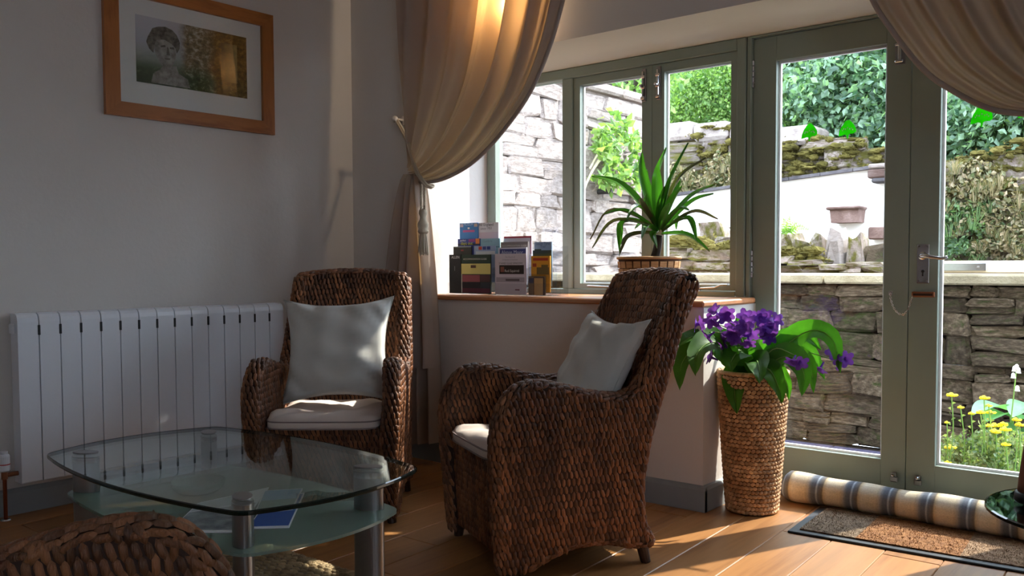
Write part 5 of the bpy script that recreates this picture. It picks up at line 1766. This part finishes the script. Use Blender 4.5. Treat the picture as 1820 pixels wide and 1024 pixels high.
# ------------------------------------------------------------------ purple flowered plant in the tall woven planter
PC = np.array([-1.515, 3.375, 0])
po = thing('woven_planter', 'tall tapered woven rush planter beside the glazed door', 'planter', PC)
pprof = [(.100, .004), (.104, .05), (.114, .18), (.124, .32), (.133, .46), (.138, .565), (.130, .565), (.12, .4), (.0, .38)]
obj('planter_core', MB().lathe(pprof, PC, 36), M['basketbase'], po, smooth=True)
rows = 34
cir = [p for p in pprof[:6]]
mb = MB()
Ps, Ts, Ns = [], [], []
for r_ in range(rows):
    z = .012 + r_ * (.553 / (rows - 1))
    rr_ = np.interp(z, [p[1] for p in cir], [p[0] for p in cir])
    k_ = 42
    for k in range(k_):
        a = 2 * math.pi * (k + (.5 if r_ % 2 else 0)) / k_
        for s_ in (0,):
            Ps.append(PC + np.array([rr_ * math.cos(a), rr_ * math.sin(a), z]))
            Ts.append((-math.sin(a), math.cos(a), .55 * (1 if r_ % 2 else -1)))
            Ns.append((math.cos(a), math.sin(a), 0))
pills(mb, Ps, Ts, Ns, .0125, .0092, .0085)
obj('weave', mb, M['basket'], po, kind='stuff', smooth=True)
obj('planter_rim', MB().tube([PC + np.array([.135 * math.cos(a), .135 * math.sin(a), .566]) for a in np.linspace(0, 2 * math.pi, 40, endpoint=False)], .009, 8, closed=True), M['basket'], po, smooth=True)
obj('soil', MB().lathe([(.128, .53), (.05, .545), (0, .548)], PC, 24), M['soil'], po)
sp_ = thing('purple_flower_plant', 'leafy houseplant with purple flowers in the tall planter', 'plant', PC + UP * .54)
CR = PC + UP * .56
SL = [  # tip px, mid px, depth offset of tip (negative is towards the camera), width
    ((1208, 694), [(1262, 604), (1214, 640)], -.30, .10), ((1198, 620), [(1258, 602), (1222, 600)], -.26, .085), ((1236, 668), [(1275, 608), (1240, 625)], -.32, .115),
    ((1302, 660), [(1318, 622), (1300, 640)], -.20, .115), ((1310, 736), [(1308, 665), (1306, 700)], -.19, .085), ((1350, 682), [(1345, 640), (1350, 660)], -.20, .09),
    ((1390, 718), [(1366, 655), (1385, 690)], -.17, .075), ((1402, 712), [(1375, 652), (1398, 680)], -.05, .05), ((1425, 705), [(1400, 632), (1428, 660)], -.13, .095),
    ((1446, 700), [(1412, 628), (1440, 650)], -.02, .06), ((1460, 622), [(1395, 605), (1430, 595)], .05, .085), ((1466, 675), [(1420, 618), (1448, 640)], .06, .07),
    ((1494, 664), [(1430, 590), (1478, 600)], .02, .085), ((1345, 582), [(1340, 630), (1346, 608)], .05, .10), ((1262, 590), [(1300, 620), (1275, 600)], -.22, .07),
    ((1310, 560), [(1322, 630), (1314, 595)], .10, .07), ((1368, 602), [(1350, 635), (1362, 615)], .12, .07), ((1290, 600), [(1310, 632), (1298, 612)], -.20, .06)]
for (tp_, mids, dy, wd) in SL:
    y1 = PC[1] + dy
    ms = [at(u, v, y=PC[1] + dy * (.45 + .35 * i)) for i, (u, v) in enumerate(mids)]
    b0 = CR + (ms[0] - CR) * .12
    lf = bladeleaf(b0, ms, at(*tp_, y=y1), wd * 1.2, up=(.25, -.9, .6), n=18, m=7, cup=.10, shape=.62, wave=.004)
    lo = obj('leaf', lf, M['strep'], sp_, smooth=True)
    mid_ = crv([b0, *ms, at(*tp_, y=y1)], 18)
    obj('midrib', MB().tube(mid_[:15] - np.array([0, 0, .003]), np.linspace(.004, .001, 15), 5), M['stem'], lo, smooth=True)


def trumpet(base, face, s, seed):
    """five lobed flower with a narrow tube"""
    r = np.random.RandomState(seed)
    f = np.asarray(face, float); f /= np.linalg.norm(f)
    a_ = np.cross(f, (0, 0, 1)); a_ /= np.linalg.norm(a_) + 1e-9; b_ = np.cross(a_, f)
    rows = []
    for d, rr_, lob in ((0, .15, 0), (.5, .16, 0), (1.0, .22, 0), (1.35, .5, .1), (1.55, .95, .3), (1.5, 1.25, .5)):
        row = []
        for k in range(20):
            a = 2 * math.pi * k / 20
            q = rr_ * (1 + lob * (abs(math.cos(2.5 * a)) - .6))
            row.append(np.asarray(base) + s * (f * (d + .12 * r.uniform(-1, 1) * lob) + (a_ * math.cos(a) + b_ * math.sin(a)) * q))
        rows.append(row)
    return MB().grid(np.array(rows), closev=True)


FL = [(1262, 572, -.5, -.2), (1278, 560, -.2, -.19), (1294, 552, .3, -.17), (1270, 590, -.6, -.22), (1252, 578, -.9, -.2), (1290, 566, .2, -.17), (1300, 590, -.2, -.12), (1318, 580, .1, -.12), (1326, 566, .2, -.08), (1312, 600, 0, -.14), (1330, 598, .2, -.13), (1296, 604, -.4, -.12), (1322, 588, .3, -.14), (1308, 572, 0, -.10),
      (1340, 555, .5, .0), (1346, 566, .6, 0), (1358, 568, .3, .02), (1368, 578, .5, .02), (1362, 590, .4, .02), (1372, 572, .7, .02), (1366, 600, .5, .03), (1414, 632, -.1, -.10), (1420, 636, .3, -.10), (1476, 630, .6, .06), (1484, 640, .8, .05), (1464, 644, -.2, .05), (1496, 636, .9, .06), (1276, 640, -.6, -.12), (1305, 584, .1, -.15), (1315, 592, -.3, -.13), (1324, 576, .4, -.12), (1300, 598, .2, -.16), (1334, 586, .5, -.10), (1356, 578, .3, .0), (1370, 588, .2, .0), (1360, 582, .6, .03), (1284, 566, -.4, -.2), (1268, 566, .1, -.21)]
for k, (u, v, fx, dy) in enumerate(FL):
    p0 = at(u, v, y=PC[1] + dy)
    fo = obj('flower', trumpet(p0 - np.array([0, 0, 0]), (fx, -.6 + .2 * math.sin(k * 2.1), -.15 + .5 * math.sin(k * 1.7)), .0235, k), M['purple'], sp_, smooth=True)
    if k % 3 == 0:
        obj('flower_stalk', MB().tube(crv([CR, (CR + p0) / 2 + np.array([0, 0, .06]), p0], 12), .0022, 5), M['stem'], fo, smooth=True)

# ------------------------------------------------------------------ doormat and draught excluder
A, B, Cc = at(1399.3, 944.4, z=.006), at(1715.4, 999, z=.006), at(1457.7, 902.5, z=.006)
mu = (B - A)[:2] / np.linalg.norm((B - A)[:2]); mv = np.array([-mu[1], mu[0]])
ML, MD = .80, .405
mt = thing('doormat', 'brown coir doormat with black rubber edge', 'doormat', (A[0], A[1], 0))
m3 = lambda s, t_, z: np.array([A[0] + mu[0] * s + mv[0] * t_, A[1] + mu[1] * s + mv[1] * t_, z])
obj('rubber_base', MB().obox(m3(ML / 2, MD / 2, .0045), ((*mu, 0), (*mv, 0), (0, 0, 1)), (ML / 2, MD / 2, .004), .0025), M['rubber'], mt)
cm = [plain('coir_%d' % i, c_, .95, c2=c2_, vs=45, island=.35, bs=.8, bscale=300) for i, (c_, c2_) in enumerate(((rgb(150, 128, 104), rgb(104, 84, 64)), (rgb(166, 116, 70), rgb(122, 78, 44)), (rgb(168, 138, 108), rgb(118, 90, 66))))]
for i, (s0, s1) in enumerate(((.035, .235), (.235, .575), (.575, ML - .035))):
    mb = MB()
    g1, g2 = np.linspace(s0, s1, 24), np.linspace(.035, MD - .03, 30)
    G = np.array([[m3(s, t_, .0135 + nrs.uniform(-.0015, .0015)) for t_ in g2] for s in g1])
    mb.grid(G)
    lo = np.array([[m3(s, t_, .0085) for t_ in (.035, MD - .03)] for s in (s0, s1)])
    mb.add([lo[0, 0], lo[1, 0], G[-1, 0], G[0, 0]], [(0, 1, 2, 3)]).add([lo[0, 0], lo[0, 1], G[0, -1], G[0, 0]], [(0, 3, 2, 1)]).add([lo[1, 0], lo[1, 1], G[-1, -1], G[-1, 0]], [(0, 1, 2, 3)])
    pn = obj('coir_panel', mb, cm[i], mt)
    nf = int(9000 * (s1 - s0) / .73)
    ss, tt2 = nrs.uniform(s0, s1, nf), nrs.uniform(.032, MD - .028, nf)
    base_ = np.stack([A[0] + mu[0] * ss + mv[0] * tt2, A[1] + mu[1] * ss + mv[1] * tt2, np.full(nf, .0125)], 1)
    dr = nrs.normal(size=(nf, 3)) * .0045; dr[:, 2] = nrs.uniform(.003, .009, nf)
    wd = nrs.normal(size=(nf, 3)) * .0008; wd[:, 2] = 0
    V = np.stack([base_ - wd, base_ + wd, base_ + dr], 1).reshape(-1, 3)
    obj('coir_fibres', MB().addarr(V, np.arange(nf * 3).reshape(-1, 3)), cm[i], pn, kind='stuff')
    off = wloc(pn)

# plaid draught excluder lying along the foot of the doors
m, t, p = nmat('plaid_wool')
uvn = t.nodes.new('ShaderNodeUVMap'); su = t.nodes.new('ShaderNodeSeparateXYZ'); t.links.new(uvn.outputs[0], su.inputs[0])


def bands(axis, n_, offs):
    fr = mth('FRACT', mth('ADD', mth('MULTIPLY', su.outputs[axis], n_), offs))
    return ramp(t, fr, [(0, rgb(226, 214, 192)), (.36, rgb(222, 206, 178)), (.40, rgb(206, 190, 166)), (.46, rgb(188, 178, 166)), (.5, rgb(150, 150, 152)), (.56, rgb(112, 118, 128)), (.66, rgb(104, 110, 122)), (.70, rgb(176, 186, 196)), (.74, rgb(112, 118, 128)), (.86, rgb(122, 112, 100)), (.9, rgb(206, 184, 150)), (1, rgb(226, 214, 192))])


ca_ = bands('X', 7.4, .50); cb2 = bands('Y', 2.0, .3)
pc_ = mixc(t, .35, ca_, mixc(t, 1.0, cb2, (1.15, 1.15, 1.15, 1), 'MULTIPLY'), 'MULTIPLY')
vec = coords(t, rand=False)
pc_ = mixc(t, 1.0, pc_, ramp(t, noise(t, vec, 180, 3), [(.3, (.86, .86, .86, 1)), (.7, (1.1, 1.1, 1.1, 1))]), 'MULTIPLY')
t.links.new(pc_, p.inputs['Base Color']); p.inputs['Roughness'].default_value = .95; p.inputs['Specular IOR Level'].default_value = .1
bump(t, p, noise(t, vec, 500, 3), .3, .002)
e0, e1 = np.array([-1.485, 3.615, .067]), np.array([-.44, 3.575, .074])
dx_ = thing('draught_excluder', 'beige and grey plaid draught excluder along the glazed doors', 'draught excluder', (e0[0], e0[1], .001))
nl, na = 60, 28
G = np.zeros((nl, na, 3)); UVv = np.zeros((nl, na, 2))
for i in range(nl):
    s = i / (nl - 1)
    c_ = e0 + (e1 - e0) * s
    sag = .004 * math.sin(s * 9 + 1) + .004 * math.sin(s * 23)
    endf = min(1, (min(s, 1 - s) / .03 + .02)) ** .5
    ra_, rb_ = .066 + sag, (.058 + sag * .7)
    for j in range(na):
        a = 2 * math.pi * j / (na - 1)
        wr_2 = 1 + .02 * math.sin(s * 60 + 3 * math.cos(a)) * (1 if s < .95 else 1)
        dz = math.sin(a) * rb_ * (endf if True else 1)
        lx = math.cos(a) * ra_ * (.55 + .45 * endf)
        z = c_[2] - .004 + dz
        zz = max(z, (.0155 if (c_[1] - lx) < 3.59 - 0 and s > .2 else .003))
        G[i, j] = (c_[0] + .01 * math.sin(a * 2) * (1 - endf), c_[1] - lx, zz)
        UVv[i, j] = (s, j / (na - 1))
mb = MB().grid(G); mb.uv = UVv.reshape(-1, 2)
obj('wool_cover', mb, m, dx_, smooth=True)
obj('end_seam', MB().tube(np.array([G[0, j] for j in range(na)]), .003, 6), flat(206, 188, 156), dx_, smooth=True)
obj('end_tuft', MB().tube(crv([G[0, na // 2 + 3] + np.array([.01, 0, .01]), G[0, 0] + np.array([-.012, -.006, -.02]), (e0[0] - .03, e0[1] - .062, .008)], 10), np.linspace(.016, .004, 10), 8), flat(206, 188, 156), dx_, smooth=True)

# ------------------------------------------------------------------ small round side table at the right
R_ = .235
sc_ = at(1757, 903, z=.48)
SC_ = np.array([sc_[0] + R_ * .90, sc_[1] + R_ * .42, 0])
sd = thing('side_table', 'small round glass side table at the picture edge', 'table', SC_)
gt_ = obj('glass_top', MB().lathe([(R_ - .004, .472), (R_ - .004, .480)], SC_, 48), M['tglass'], sd)
obj('polished_edge', MB().lathe([(R_ - .0045, .471), (R_, .473), (R_, .479), (R_ - .0045, .481), (R_ - .0045, .471)], SC_, 48), M['tedge'], gt_)
for k in range(3):
    a = .5 + k * 2.094
    obj('leg', MB().tube(crv([SC_ + np.array([.10 * math.cos(a), .10 * math.sin(a), .470]), SC_ + np.array([.06 * math.cos(a), .06 * math.sin(a), .25]), SC_ + np.array([.17 * math.cos(a), .17 * math.sin(a), .010])], 14), .010, 8), M['chrome'], sd, smooth=True)
vp = at(1800, 890, z=.482)
VC = np.array([vp[0] + .045, vp[1] + .02, .4815])
vs_ = thing('table_vase', 'brown flared vase with black foot on the side table', 'vase', VC)
obj('vase_foot', MB().lathe([(.045, 0), (.047, .004), (.045, .02), (.040, .022)], VC, 28), M['black'], vs_, smooth=True)
obj('vase_body', MB().lathe([(.040, .0225), (.038, .05), (.030, .12), (.024, .19), (.027, .22), (.022, .22), (.02, .18), (.0, .17)], VC, 28), flat(132, 84, 66), vs_, smooth=True)

# curtain pole above both curtains
cpz = 2.475
pole = thing('curtain_pole', 'dark wooden curtain pole above the window recess', 'curtain pole', (-1.6, 3.11, cpz))
obj('pole', MB().tube([(-3.46, 3.11, cpz), (.10, 3.11, cpz)], .012, 12), M['darkwood'], pole, smooth=True)
for xx in (-3.46, .10):
    obj('finial', MB().lathe([(0, -.024), (.016, -.018), (.022, 0), (.016, .018), (0, .024)], (xx, 3.11, cpz), 16), M['darkwood'], pole, smooth=True)
for xx in (-3.40, -1.62, .04):
    obj('bracket', MB().box((xx - .012, 3.115, cpz - .012), (xx + .012, YW - .0005, cpz + .004), .003), M['darkwood'], pole)
